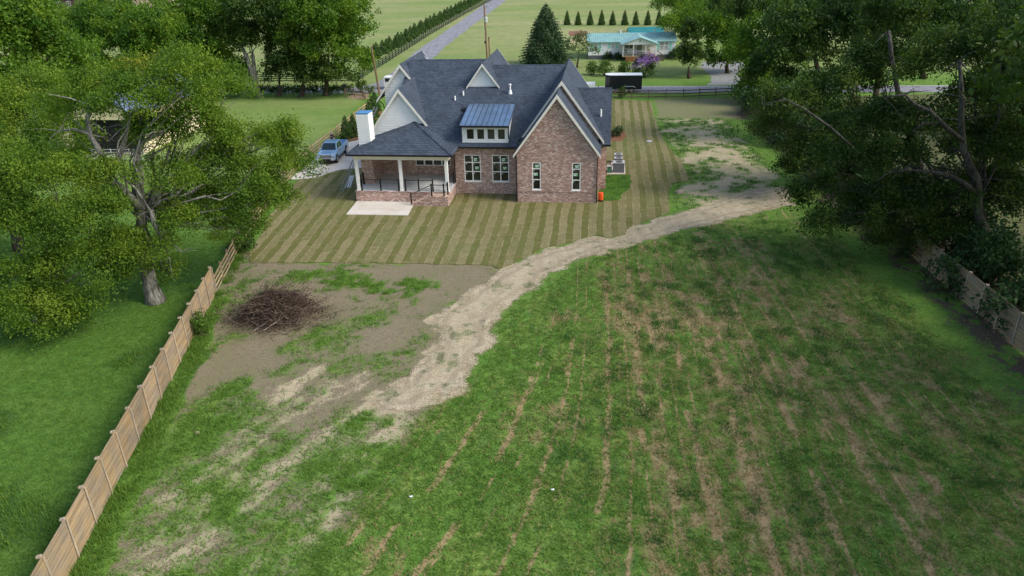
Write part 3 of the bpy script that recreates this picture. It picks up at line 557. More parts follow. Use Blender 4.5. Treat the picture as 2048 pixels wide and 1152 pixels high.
def house():
    H = empty('brick_house', (HO[0], HO[1], 0), TH, 'new brick house with dark shingle gables, white siding and a covered back porch', 'house')
    hA = [(1.33, 2.08, 1.2, 3.67), (4.81, 5.56, 1.2, 3.67)]
    w = MB(); wall_front(w, 0, 0, 6.92, 0, 4.40, hA); w.quad([(0, 0, 4.40), (6.92, 0, 4.40), (3.49, 0, 9.25)])
    for x in (0, 6.92): w.quad([(x, 0, 0), (x, 4.2, 0), (x, 4.2, 4.40), (x, 0, 4.40)])
    w.build('gable_wall', M['brick'], H)
    hM = [(-5.14, -3.61, 1.2, 3.68), (-2.56, -1.02, 1.2, 3.68)]
    w = MB(); wall_front(w, 2.25, -6.1, -.004, 0, 4.42, hM); w.quad([(-6.1, 2.25, 0), (-6.1, 4.62, 0), (-6.1, 4.62, 4.42), (-6.1, 2.25, 4.42)]); w.build('rear_wall', M['brick'], H)
    w = MB(); wall_front(w, 4.6, -14.55, -6.104, 0, 4.5, [(-10.3, -6.9, 1.95, 3.5)])
    w.quad([(-14.55, 4.6, 0), (-14.55, 19.5, 0), (-14.55, 19.5, 6.9), (-14.55, 10.8, 6.9), (-14.55, 10.8, 4.5), (-14.55, 4.6, 4.5)]); w.build('porch_wall', M['brick'], H)
    w = MB(); wall_front(w, 3.97, 6.924, 7.75, 0, 4.36); w.quad([(7.75, 3.97, 0), (7.75, 13.1, 0), (7.75, 13.1, 4.36), (7.75, 8.55, 8.2), (7.75, 3.97, 4.36)])
    w.quad([(7.75, 13.1, 0), (-14.55, 19.5, 0), (-14.55, 19.5, 4.4), (7.75, 13.1, 4.4)]); w.build('side_wall', M['brick'], H)
    # water table brick courses and soldier course
    w = MB(); w.box((-.03, -.035, 1.02), (6.95, -.003, 1.1)); w.box((-6.1, 2.21, 1.02), (-.035, 2.247, 1.1)); w.box((-.035, -.003, 1.02), (-.003, 2.2, 1.1)); w.build('brick_ledge', M['brick'], H)
    for a, b, c, d in hM:
        window(H, 2.25, a, b, c, d, (.5,), (.37, .715), stickers=[(.58, .76, .34, .3), (.64, .45, .36, .26)], tape=[(.14, .66), (.42, .9), (.14, .3), (.58, .66), (.58, .3), (.9, .9)])
    for a, b, c, d in hA:
        window(H, 0, a, b, c, d, (), (.37, .77), stickers=[(.32, .81, .4, .24), (.12, .51, .4, .26)], tape=[(.82, .93), (.2, .72), (.2, .3)])
    window(H, 4.6, -10.3, -6.9, 1.95, 3.5, (.25, .5, .75), (), mun=.07, sill=False)
    # main rear slopes, front slopes
    p = .52; zr = lambda v: 4.55+p*(v-1.82)
    th = .15
    def slab(pts, name='roof'):
        m = MB(); m.prism(pts, (0, 0, -th)); return m.build(name, M['shingle'], H)
    slab([(-10.5, 1.82, zr(1.82)), (-.2, 1.82, zr(1.82)), (-.2, 6, zr(6)), (-4.2, 9.3, zr(9.3)), (-4.2, 13.26, zr(13.26)), (-12.4, 13.26, zr(13.26)), (-12.4, 6, zr(6)), (-10.5, 4.5, zr(4.5))])
    slab([(-.2, 2.6, zr(2.6)+.004), (3.5, 5, zr(5)+.004), (3.55, 12.4, zr(12.4)+.004), (-4.3, 12.4, zr(12.4)+.004), (-4.3, 9.2, zr(9.2)+.004), (-.2, 5.9, zr(5.9)+.004)])
    slab([(-12.4, 13.26, 10.5), (-4.2, 13.26, 10.5), (-4.2, 19.6, 4.4), (-12.4, 19.6, 4.4)]); slab([(-4.3, 12.4, 10.05), (3.55, 12.4, 10.05), (3.55, 18.0, 4.4), (-4.3, 18.0, 4.4)])
    for a, b, y, z in ((-11.4, -4.3, 13.26, 10.5), (-3.5, 3.4, 12.4, 10.05)):
        m = MB(); m.prism([(a, y-.16, z-.065), (a, y, z+.04), (a, y+.16, z-.13), (a, y, z-.1)], (b-a, 0, 0)); m.build('ridge_cap', M['shingle'], H)
    gable_roof(H, 3.49, 9.55, 1.37, 3.76, 3.76, -.35, 4.6)                 # front brick gable
    gable_roof(H, 3.68, 10.08, 1.383, 4.0, 3.80, 3.0, 16.6, trim_back=True)  # block behind it
    m = MB(); m.prism([(3.68, 3.25, 9.7), (.2, 3.25, 4.9), (7.1, 3.25, 4.9)], (0, .1, 0)); m.build('gable_wall', M['brick'], H)
    m = MB(); m.prism([(3.68, 16.2, 9.7), (-.2, 16.2, 4.4), (7.4, 16.2, 4.4)], (0, .1, 0)); m.prism([(-.2, 16.2, 0), (7.4, 16.2, 0), (7.4, 16.2, 4.4), (-.2, 16.2, 4.4)], (0, .1, 0)); m.build('gable_wall', M['brick'], H)
    gable_roof(H, -11.35, 9.17, 1.31, 3.57, 3.57, 4.3, 10.7)               # white gable over the porch
    s = MB(); siding_tri(s, 4.62, lambda z: -11.35-(9.0-z)/1.31+.0, lambda z: -11.35+(9.0-z)/1.31, 4.5, 8.95); s.build('siding', M['siding'], H)
    gable_roof(H, -12.74, 10.43, 1.31, 2.65, 3.0, 10.5, 20.2, trim_back=True)
    s = MB(); siding_tri(s, 10.8, lambda z: max(-14.56, -12.74-(10.25-z)/1.31), lambda z: -12.74+(10.25-z)/1.31, 5.0, 10.2); s.build('siding', M['siding'], H)
    m = MB(); m.quad([(-14.56, 19.6, 0), (-4, 19.6, 0), (-4, 19.6, 5), (-12.74, 19.6, 10.2), (-14.56, 19.6, 7.8)]); m.build('gable_wall', M['siding'], H)
    gable_roof(H, -4.27, 10.66, 1.352, 1.60, 1.60, 9.1, 19.9, trim_back=True, trim=.2)   # small roof gable
    s = MB(); siding_tri(s, 9.42, lambda z: -4.27-(10.5-z)/1.352, lambda z: -4.27+(10.5-z)/1.352, 8.35, 10.48); s.build('siding', M['siding'], H)
    m = MB(); m.quad([(-5.9, 19.6, 0), (-2.6, 19.6, 0), (-2.6, 19.6, 8.4), (-4.27, 19.6, 10.5), (-5.9, 19.6, 8.4)]); m.build('gable_wall', M['siding'], H)
    # right wing, ridge across
    slab([(3.9, 3.55, 4.40), (8.1, 3.55, 4.40), (8.1, 8.55, 8.5), (3.9, 8.55, 8.5)]); slab([(3.9, 8.551, 8.5), (8.1, 8.551, 8.5), (8.1, 13.5, 4.4), (3.9, 13.5, 4.4)])
    m = MB(); m.prism([(4.8, 8.4, 8.4), (4.8, 8.55, 8.55), (4.8, 8.7, 8.4)], (3.3, 0, 0)); m.build('ridge_cap', M['shingle'], H)
    # porch hip roof
    A_ = (-10.1, 4.62, 6.12); e = 4.52
    m = MB()
    for q in ([(-14.95, -1.08, e), (-5.5, -1.08, e), A_], [(-5.5, -1.08, e), (-5.5, 4.62, e), A_], [(-14.95, 4.62, e), (-14.95, -1.08, e), A_]):
        m.quad(q); m.quad([(x, y, z-.13) for x, y, z in q][::-1])
    for a, b in (((-14.95, -1.08), (-5.5, -1.08)), ((-5.5, -1.08), (-5.5, 4.6)), ((-14.95, 4.6), (-14.95, -1.08))): m.quad([(*a, e-.13), (*b, e-.13), (*b, e), (*a, e)])
    o = m.build('porch_roof', M['shingle'], H)
    m = MB()
    for q in ((-14.95, -1.08), (-5.5, -1.08)): m.bar((q[0], q[1], e+.015), (A_[0], A_[1], A_[2]+.015), .26, .05)
    m.build('ridge_cap', M['shingle'], o)
    m = MB(); m.box((-14.75, -.9, 4.33), (-5.7, 4.55, 4.38)); m.build('porch_ceiling', M['cream'], H)
    m = MB(); m.box((-14.6, -.62, 3.93), (-5.95, -.36, 4.33)); m.box((-14.6, -.358, 3.93), (-14.34, 4.55, 4.33)); m.box((-6.21, -.358, 3.93), (-5.95, 2.2, 4.33)); m.build('porch_beam', M['cream'], H)
    for x in (-14.38, -10.38, -6.22):
        m = MB(); m.box((x-.13, -.61, 1.053), (x+.13, -.35, 3.93)); m.box((x-.16, -.64, 1.053), (x+.16, -.32, 1.2)); m.build('porch_post', M['white'], H)
    m = MB(); m.box((-14.69, -.63, 0), (-6.0, 2.2, .96)); m.box((-14.69, 2.2, 0), (-6.12, 4.58, .96)); m.build('porch_base', M['brick'], H)
    m = MB(); m.box((-14.67, -.61, .965), (-6.02, 2.2, 1.05)); m.box((-14.67, 2.2, .965), (-6.12, 4.58, 1.05)); m.build('porch_deck', M['deck'], H)
    m = MB(); m.box((-14.72, -.66, .97), (-6.0, -.615, 1.058)); m.build('deck_edge', M['brick'], H)
    # steps (rise to the right)
    m = MB(); n = 6; x0, x1 = -9.4, -7.35; prof = [(x0, 0.0)]
    for k in range(n): prof += [(x0+(x1-x0)*k/n, .94*(k+1)/n), (x0+(x1-x0)*(k+1)/n, .94*(k+1)/n)]
    prof += [(-6.0, .94), (-6.0, 0)]
    m.prism([(x, -1.62, z) for x, z in prof], (0, .98, 0)); m.build('steps', M['brick'], H)
    m = MB()
    for k in range(n): m.box((x0+(x1-x0)*k/n-.02, -1.60, .94*(k+1)/n+.004), (x0+(x1-x0)*(k+1)/n-.025, -.67, .94*(k+1)/n+.02))
    m.box((x1, -1.60, .944), (-6.02, -.67, .965)); m.build('stair_tread', plain('tread_brick', srgb(206, 178, 158), .85, .15, 6.), H)
    # fireplace and chimney
    m = MB(); m.box((-14.62, 1.45, 1.053), (-13.55, 4.58, 4.33)); m.build('fireplace', M['brick'], H)
    m = MB(); siding_box(m, -14.58, -13.5, 1.5, 2.75, 4.55, 7.5); c = m.build('chimney', M['siding'], H)
    m = MB(); m.box((-14.62, 1.46, 7.5), (-13.46, 2.79, 7.57)); m.build('chimney_cap', M['bluec'], c)
    # railings
    def rail(pts, posts, name='railing', h=1.0):
        m = MB()
        for a, b in zip(pts[:-1], pts[1:]):
            m.bar((a[0], a[1], a[2]+h), (b[0], b[1], b[2]+h), .06, .05)
            for q in (.25, .45, .65, .82): m.bar((a[0], a[1], a[2]+q), (b[0], b[1], b[2]+q), .012, .012)
        o = m.build(name, M['black'], H)
        for x, y, z in posts: MB().box((x-.055, y-.055, z), (x+.055, y+.055, z+h+.12)).box((x-.085, y-.085, z), (x+.085, y+.085, z+.04)).build('post', M['black'], o)
    d = 1.053; y = -.48
    rail([(-14.1, y, d), (-10.7, y, d)], [(-14.1, y, d), (-12.35, y, d), (-10.68, y, d)])
    rail([(-10.1, y, d), (-7.55, y, d)], [(-10.06, y, d), (-8.85, y, d), (-7.55, y, d)])
    rail([(-14.5, -.1, d), (-14.5, 1.4, d)], [(-14.5, .45, d), (-14.5, 1.35, d)]); rail([(-6.15, -.2, d), (-6.15, 2.1, d)], [(-6.15, 2.0, d)])
    rail([(-9.35, -1.5, .05), (-7.45, -1.5, .96)], [(-9.35, -1.5, .06), (-7.45, -1.5, .965)]); rail([(-7.4, -1.5, .96), (-6.15, -1.5, .96), (-6.15, -.7, .96)], [(-6.35, -1.5, .965), (-6.1, -1.02, .965)])
    # shed dormer
    zs = zr(2.3)
    m = MB(); wall_front(m, 2.3, -5.2, -1.03, zs-.1, 6.3, [(-4.82, -4.08, 5.06, 6.06), (-3.88, -3.14, 5.06, 6.06), (-2.94, -2.2, 5.06, 6.06), (-2.0, -1.26, 5.06, 6.06)])
    for x in (-5.2, -1.03): m.quad([(x, 2.3, zs-.1), (x, 6.9, zr(6.9)-.1), (x, 6.9, 7.2), (x, 2.3, 6.42)])
    dm = m.build('dormer', M['siding'], H)
    for a in (-4.82, -3.88, -2.94, -2.0): window(dm, 2.3, a, a+.74, 5.06, 6.06, (), (), fr=.06, sill=False)
    m = MB(); m.prism([(-5.35, 1.93, 6.42), (-.88, 1.93, 6.42), (-.88, 7.1, 7.285), (-5.35, 7.1, 7.285)], (0, 0, -.1)); o = m.build('dormer_roof', M['metal_roof'], H)
    m = MB()
    for k in range(10): x = -5.33+k*.493; m.bar((x, 1.93, 6.44), (x, 7.08, 7.30), .028, .05)
    m.build('roof_seam', plain('seam_metal', (.045, .07, .11), .3, .05, metal=.5), o)
    m = MB(); m.box((-5.36, 1.80, 6.26), (-.87, 1.927, 6.40)); m.build('gutter', M['black'], dm)
    # gutters and downpipes
    m = MB(); m.box((-5.5, 1.68, 4.40), (-.42, 1.815, 4.54)); m.build('gutter', M['black'], H)
    m = MB(); m.box((-14.97, -1.2, 4.38), (-5.48, -1.084, 4.51)); m.box((-15.07, -1.2, 4.38), (-14.955, 4.5, 4.51)); m.build('gutter', M['black'], H)
    m = MB(); m.box((7.45, 3.42, 4.24), (8.12, 3.545, 4.38)); m.build('gutter', M['black'], H)
    for pts in ([(-.16, -.1, 4.45), (-.06, -.07, 4.1), (-.06, -.07, .1)], [(7.1, -.1, 4.45), (6.98, -.07, 4.1), (6.98, -.07, .1)], [(-1.0, 2.2, 6.3), (-.98, 2.22, 6.0), (-.98, 2.26, 5.2), (-.75, 2.1, 4.95)], [(-15.2, 10.5, 7.0), (-14.75, 10.6, 6.5), (-14.62, 10.7, 5.2)], [(-5.95, 2.1, 4.4), (-6.02, 2.2, 4.1), (-6.02, 2.2, 1.1)]):
        MB().tube(pts, .05, 8).build('downpipe', M['black'], H)
    # roof vents
    for x, y, h in ((-6.05, 8.26, .42), (-6.75, 7.61, .42)): MB().lathe((x, y, zr(y)-.05), [(.075, 0), (.075, h)], 10).build('vent_pipe', M['white'], H)
    MB().lathe((7.14, 6.0, 6.3), [(.075, 0), (.075, .75)], 10).build('vent_pipe', M['white'], H)
    MB().lathe((-1.53, 8.47, zr(8.47)-.05), [(.20, 0), (.18, .1), (.10, .36), (.07, .42), (.07, .80), (.13, .82), (.13, .93), (.04, .96)], 14).build('vent_pipe', M['white'], H)
    MB().prism([(-5.85, 6.09, zr(6.09)+.0), (-5.85, 6.09, zr(6.09)+.2), (-5.85, 6.5, zr(6.5)+.12), (-5.85, 6.5, zr(6.5))], (.36, 0, 0)).build('roof_vent', M['black'], H)
    for x, z in ((-3.9, 3.3),): pass
    return H
house()

# ------------------------------------------------------------------ fences
def HW(u, v, z=0.): return (HO[0]+u*math.cos(TH)-v*math.sin(TH), HO[1]+u*math.sin(TH)+v*math.cos(TH), z)
def privacy_fence(name, label, p0, p1, n, side, h=1.98):
    p0, p1 = np.array(p0), np.array(p1); d = (p1-p0)/n; L = float(np.hypot(*d)); rz = math.atan2(d[1], d[0])
    root = empty(name, (p0[0], p0[1], 0), rz, label, 'fence', 'plank privacy fences')
    pan = MB(); rr = random.Random(5); nb = 13
    for k in range(nb):
        z0 = .04+k*(h-.04)/nb; o = rr.uniform(-.006, .006); pan.box((.01, -.014+o, z0+.003), (L-.01, .014+o, z0+(h-.04)/nb-.004))
    post = MB(); post.box((-.05, -.05, -.2), (.05, .014, h+.06)); post.box((-.045, .05, 0), (.045, .075, h-.02)); post.box((-.06, -.16, h-.05), (.06, -.05, h+.03))
    a = pan.build('panel', M['fence_board'], root); b = post.build('post', M['fence_post'], root)
    if side < 0:
        for o in (a, b): o.data.transform(Matrix.Scale(-1, 4, (0, 1, 0))); o.data.flip_normals()
    for i in range(n+1):
        if i:
            q = b.copy(); COL.objects.link(q); q.parent = root; q.location.x = L*i; q.rotation_euler = (rr.uniform(-.015, .015), rr.uniform(-.01, .01), 0)
        if 0 < i < n: q = a.copy(); COL.objects.link(q); q.parent = root; q.location = (L*i, 0, rr.uniform(-.03, .04))
    return root
dF = np.array((math.sin(-.1301), math.cos(-.1301))); A0 = np.array((-16.708, 19.297))
privacy_fence('privacy_fence', 'long tan plank privacy fence with pale posts running beside the brush pile', A0-dF*1.83*2, A0+dF*1.83*14, 16, -1)
privacy_fence('privacy_fence', 'shaded plank privacy fence half hidden under the dark trees on the right', (28.75, 48.2), (27.45, 26.2), 12, -1)
def rail_fence(name, label, pts, h, nr, sp, mat, group=None, rh=.14, pw=.11, cat='fence', side=1, first=.0):
    pts = [np.array(p, float) for p in pts]; root = empty(name, (*pts[0], 0), 0, label, cat, group); o0 = pts[0]
    pm = MB(); pm.box((-pw/2, -pw/2, -.2), (pw/2, pw/2, h+.06)); proto = None; zz = [h*(k+.62)/nr for k in range(nr)]
    for a, b in zip(pts[:-1], pts[1:]):
        L = float(np.hypot(*(b-a))); n = max(1, round(L/sp)); d = (b-a)/L; nn = np.array((-d[1], d[0]))*side*(pw/2+.02)
        for i in range(n+(b is pts[-1])):
            q = a+d*L*i/n-o0
            if proto is None: proto = pm.build('post', mat, root); c = proto
            else: c = proto.copy(); COL.objects.link(c); c.parent = root
            c.location = (*q, 0); c.rotation_euler = (0, 0, math.atan2(d[1], d[0]))
        per = max(1, math.ceil(L/ (sp*1.0) / max(1, n if L < 70 else n/6)))
        m_ = 1 if L > 60 else n
        m_ = max(1, n if L <= 70 else 8)
        for i in range(m_):
            q0, q1 = a+d*(L*i/m_+.01)-o0+nn, a+d*(L*(i+1)/m_-.01)-o0+nn
            for z in zz: MB().bar((*q0, z), (*q1, z), .035, rh).build('rail', mat, root)
    return root
LF = [(-20.10, 45.0), (-21.25, 53.6), (-22.0, 64.7), (-22.25, 75.6)]
rail_fence('rail_fence', 'weathered four board rail fence continuing from the plank fence towards the truck', [tuple(A0+dF*1.83*14+dF*.12)]+LF[1:], 1.35, 4, 2.2, M['rail_wood'], 'weathered board rail fences', side=-1)
rail_fence('rail_fence', 'tan board rail fence beside the parked truck and the concrete drive', [(-22.25, 75.75), (-21.35, 84.5), (-20.25, 97), (-19.3, 107.3)], 1.35, 4, 2.4, M['rail_wood'], 'weathered board rail fences', side=-1)
rail_fence('rail_fence', 'board rail fence under the right hand trees, meeting the shaded plank fence', [(28.77, 48.5), (29.3, 60), (30.7, 84), (32.7, 108.0)], 1.35, 4, 2.4, M['rail_dark'], 'weathered board rail fences')
rail_fence('rail_fence', 'brown rail fence along the front of the lot behind the black trailer', [(32.8, 108.25), (25.6, 107.6), (20.6, 107.9), (8.5, 109.3)], 1.25, 3, 2.45, M['rail_dark'], 'weathered board rail fences')
rail_fence('paddock_fence', 'long black board fence climbing beside the narrow side road', [(-25.6, 129.5), (-25.1, 136), (-22.7, 161.3), (-19.4, 197.6), (-12.9, 258), (-4.9, 319), (3.5, 388)], 1.35, 4, 2.7, M['black_fence'], 'black board paddock fences')
rail_fence('paddock_fence', 'black board fence across the road seen between the roadside tree trunks', [(-26.0, 129.3), (-45, 131.5), (-66, 134), (-80, 136)], 1.35, 4, 2.6, M['black_fence'], 'black board paddock fences')
rail_fence('rail_fence', 'short leaning rail fence stub by the mailbox', [(-24.9, 115.2), (-22.2, 114.4), (-21.4, 112.0)], 1.1, 2, 1.5, M['rail_dark'], 'weathered board rail fences')

# ------------------------------------------------------------------ vehicles
def pickup(name, label, paint, loc, rz):
    r = empty(name, loc, rz, label, 'pickup truck')
    W = .96
    m = MB()
    m.prism([(-W, 0.10, .52), (-W, .06, .95), (-W, .16, 1.10), (-W, 1.35, 1.22), (-W, 3.80, 1.26), (-W, 3.80, .5)], (2*W, 0, 0))
    m.prism([(-W, 3.80, .5), (-W, 3.80, 1.30), (-W, 5.80, 1.33), (-W, 5.80, .62), (-W, 5.5, .5)], (.09, 0, 0)); m.prism([(W-.09, 3.80, .5), (W-.09, 3.80, 1.30), (W-.09, 5.80, 1.33), (W-.09, 5.80, .62), (W-.09, 5.5, .5)], (.09, 0, 0))
    m.box((-W+.09, 5.72, .6), (W-.09, 5.80, 1.31)); m.box((-W+.09, 3.8, .5), (W-.09, 5.72, .82)); m.box((-W+.09, 3.80, .82), (W-.09, 3.86, 1.3))
    m.box((-.55, .55, 1.17), (.55, 1.3, 1.245)); b = m.build('body', paint, r, bevel=.045)
    c = MB(); c.hexa([(-.90, 1.28, 1.2), (.90, 1.28, 1.2), (.90, 3.78, 1.24), (-.90, 3.78, 1.24), (-.70, 2.08, 1.90), (.70, 2.08, 1.90), (.70, 3.50, 1.92), (-.70, 3.50, 1.92)])
    c.build('cab', paint, r, bevel=.05)
    g = MB(); g.quad([(-.80, 1.37, 1.265), (.80, 1.37, 1.265), (.655, 2.035, 1.85), (-.655, 2.035, 1.85)]); g.quad([(-.62, 3.80, 1.32), (.62, 3.80, 1.32), (.58, 3.555, 1.84), (-.58, 3.555, 1.84)])
    g.v = [(x, y+(-.012 if y < 2.5 else .012), z+.012) for x, y, z in g.v]; g.build('windscreen', M['carglass'], r)
    for s in (-1, 1):
        g = MB()
        for y0, y1, t0, t1 in ((1.62, 2.55, 2.2, 2.55), (2.64, 3.6, 2.64, 3.36)):
            f = lambda y, z: (s*(.905-(z-1.2)*.286+.006), y, z)
            g.quad([f(y0, 1.3), f(y1, 1.3), f(t1, 1.82), f(t0, 1.82)])
        g.build('side_window', M['carglass'], r)
        MB().box((s*1.02-.11, 1.62, 1.24), (s*1.02+.11, 1.74, 1.44)).build('mirror', M['lgrey'], r, bevel=.03)
        MB().box((s*.80-.15, .035, .90), (s*.80+.15, .16, 1.08)).build('headlight', M['lamp'], r, bevel=.02)
        MB().box((s*.88-.06, 5.79, .85), (s*.88+.06, 5.83, 1.22)).build('taillight', plain('tail_red', (.4, .01, .01), .3), r)
        m = MB()
        for k in range(2): m.box((s*.963-.004, 1.42+k*1.05, .58), (s*.963+.004, 1.432+k*1.05, 1.22)); m.box((s*.97-.01, 2.2+k*1.0, 1.06), (s*.97+.01, 2.36+k*1.0, 1.10))
        m.build('door_trim', M['darkgrey'], r)
        MB().box((s*.93-.06, 1.3, .38), (s*.93+.06, 3.75, .46)).build('running_board', M['darkgrey'], r)
        for y in (.98, 4.72):
            ar = MB(); ar.lathe((s*.955-(.012), y, .46), [(.50, 0), (.50, .024)], 22, axis='x'); ar.build('wheel_arch', M['rubber'], r)
            wh = MB(); wh.lathe((s*.86-.13, y, .40), [(.30, 0), (.40, .03), (.40, .23), (.30, .26)], 22, axis='x'); w = wh.build('wheel', M['rubber'], r, smooth=False)
            MB().lathe((s*.86+s*.125-.012, y, .40), [(.25, 0), (.25, .024)], 16, axis='x').lathe((s*.86+s*.14-.01, y, .40), [(.09, 0), (.07, .02)], 10, axis='x').build('rim', M['alu'], w)
    m = MB(); m.box((-.60, .03, .74), (.60, .12, 1.03)); gr = m.build('grille', M['darkgrey'], r, bevel=.02)
    m = MB(); m.box((-.64, .012, 1.035), (.64, .10, 1.085)); [m.box((-.58, .018, .78+k*.085), (.58, .05, .80+k*.085)) for k in range(3)]; m.build('grille_bar', M['chrome'], gr)
    m = MB(); m.box((-.97, -.06, .50), (-.55, .14, .74)); m.box((.55, -.06, .50), (.97, .14, .74)); m.box((-.55, -.06, .66), (.55, .10, .735)); m.build('bumper', M['chrome'], r, bevel=.03)
    m = MB(); m.box((-.55, -.04, .40), (.55, .12, .655)); m.build('bumper_guard', M['rubber'], r); m = MB(); m.box((-.95, 5.82, .5), (.95, 5.95, .72)); m.build('bumper', M['chrome'], r, bevel=.03)
    m = MB(); m.box((-.8, .3, .3), (.8, 5.5, .51)); m.build('chassis', M['rubber'], r)
    return r
pickup('pickup_truck', 'silver blue crew cab pickup parked on the concrete drive', M['silver'], (-19.42, 76.1, .06), -.06)
pickup('pickup_truck', 'white pickup hitched to the black enclosed trailer on the road', M['carwhite'], (7.75, 115.0, .014), -.129+math.pi/2+math.pi)
def trailer():
    r = empty('enclosed_trailer', (17.75, 113.75, .014), -.129, 'black enclosed cargo trailer with a white roof parked on the road', 'trailer')
    L, W, z0, z1 = 2.75, 1.1, .50, 2.55
    m = MB(); m.prism([(-L+.7, -W, z0), (L, -W, z0), (L, W, z0), (-L+.7, W, z0), (-L, .35, z0), (-L, -.35, z0)], (0, 0, z1-z0)); m.build('body', M['trailerblack'], r, bevel=.03)
    m = MB(); m.prism([(-L+.68, -W-.02, z1+.004), (L+.02, -W-.02, z1+.004), (L+.02, W+.02, z1+.004), (-L+.68, W+.02, z1+.004), (-L-.02, .36, z1+.004), (-L-.02, -.36, z1+.004)], (0, 0, .05)); rf = m.build('roof', M['white'], r)
    MB().box((.3, -.22, z1+.055), (.75, .22, z1+.13)).build('roof_vent', M['white'], rf, bevel=.03)
    m = MB(); m.prism([(-.1, -W-.26, .86), (.2, -W-.26, 1.0), (1.5, -W-.26, 1.0), (1.8, -W-.26, .86), (1.75, -W-.26, .80), (1.48, -W-.26, .93), (.22, -W-.26, .93), (-.05, -W-.26, .80)], (0, .25, 0)); m.build('fender', M['lgrey'], r)
    for x in (.45, 1.28):
        for s in (-1, 1):
            wh = MB(); wh.lathe((x, s*(W+.12)-.1, .36), [(.26, 0), (.34, .03), (.34, .17), (.26, .2)], 20, axis='y'); w = wh.build('wheel', M['rubber'], r)
            MB().lathe((x, s*(W+.235)-.012, .36), [(.2, 0), (.2, .02)], 14, axis='y').build('rim', M['lgrey'], w)
    m = MB(); m.bar((-L, .3, .48), (-L-1.2, 0, .48), .08, .1); m.bar((-L, -.3, .48), (-L-1.2, 0, .48), .08, .1); m.bar((-L-1.0, 0, .1), (-L-1.0, 0, .9), .07, .07); m.build('tongue', M['black'], r)
    m = MB(); [m.box((-L+.7+k*.6-.02, -W-.006, z0+.1), (-L+.7+k*.6+.02, -W+.002, z1-.1)) for k in range(1, 8)]; m.box((-L+.7, -W-.012, z0), (L, -W-.002, z0+.09)); m.build('side_trim', M['black'], r)
    m = MB(); [m.box((L-.005, y-.04, 1.0), (L+.02, y+.04, 1.12)) for y in (-.95, .95)]; m.build('taillight', plain('tail_red', (.4, .01, .01), .3), r)
trailer()

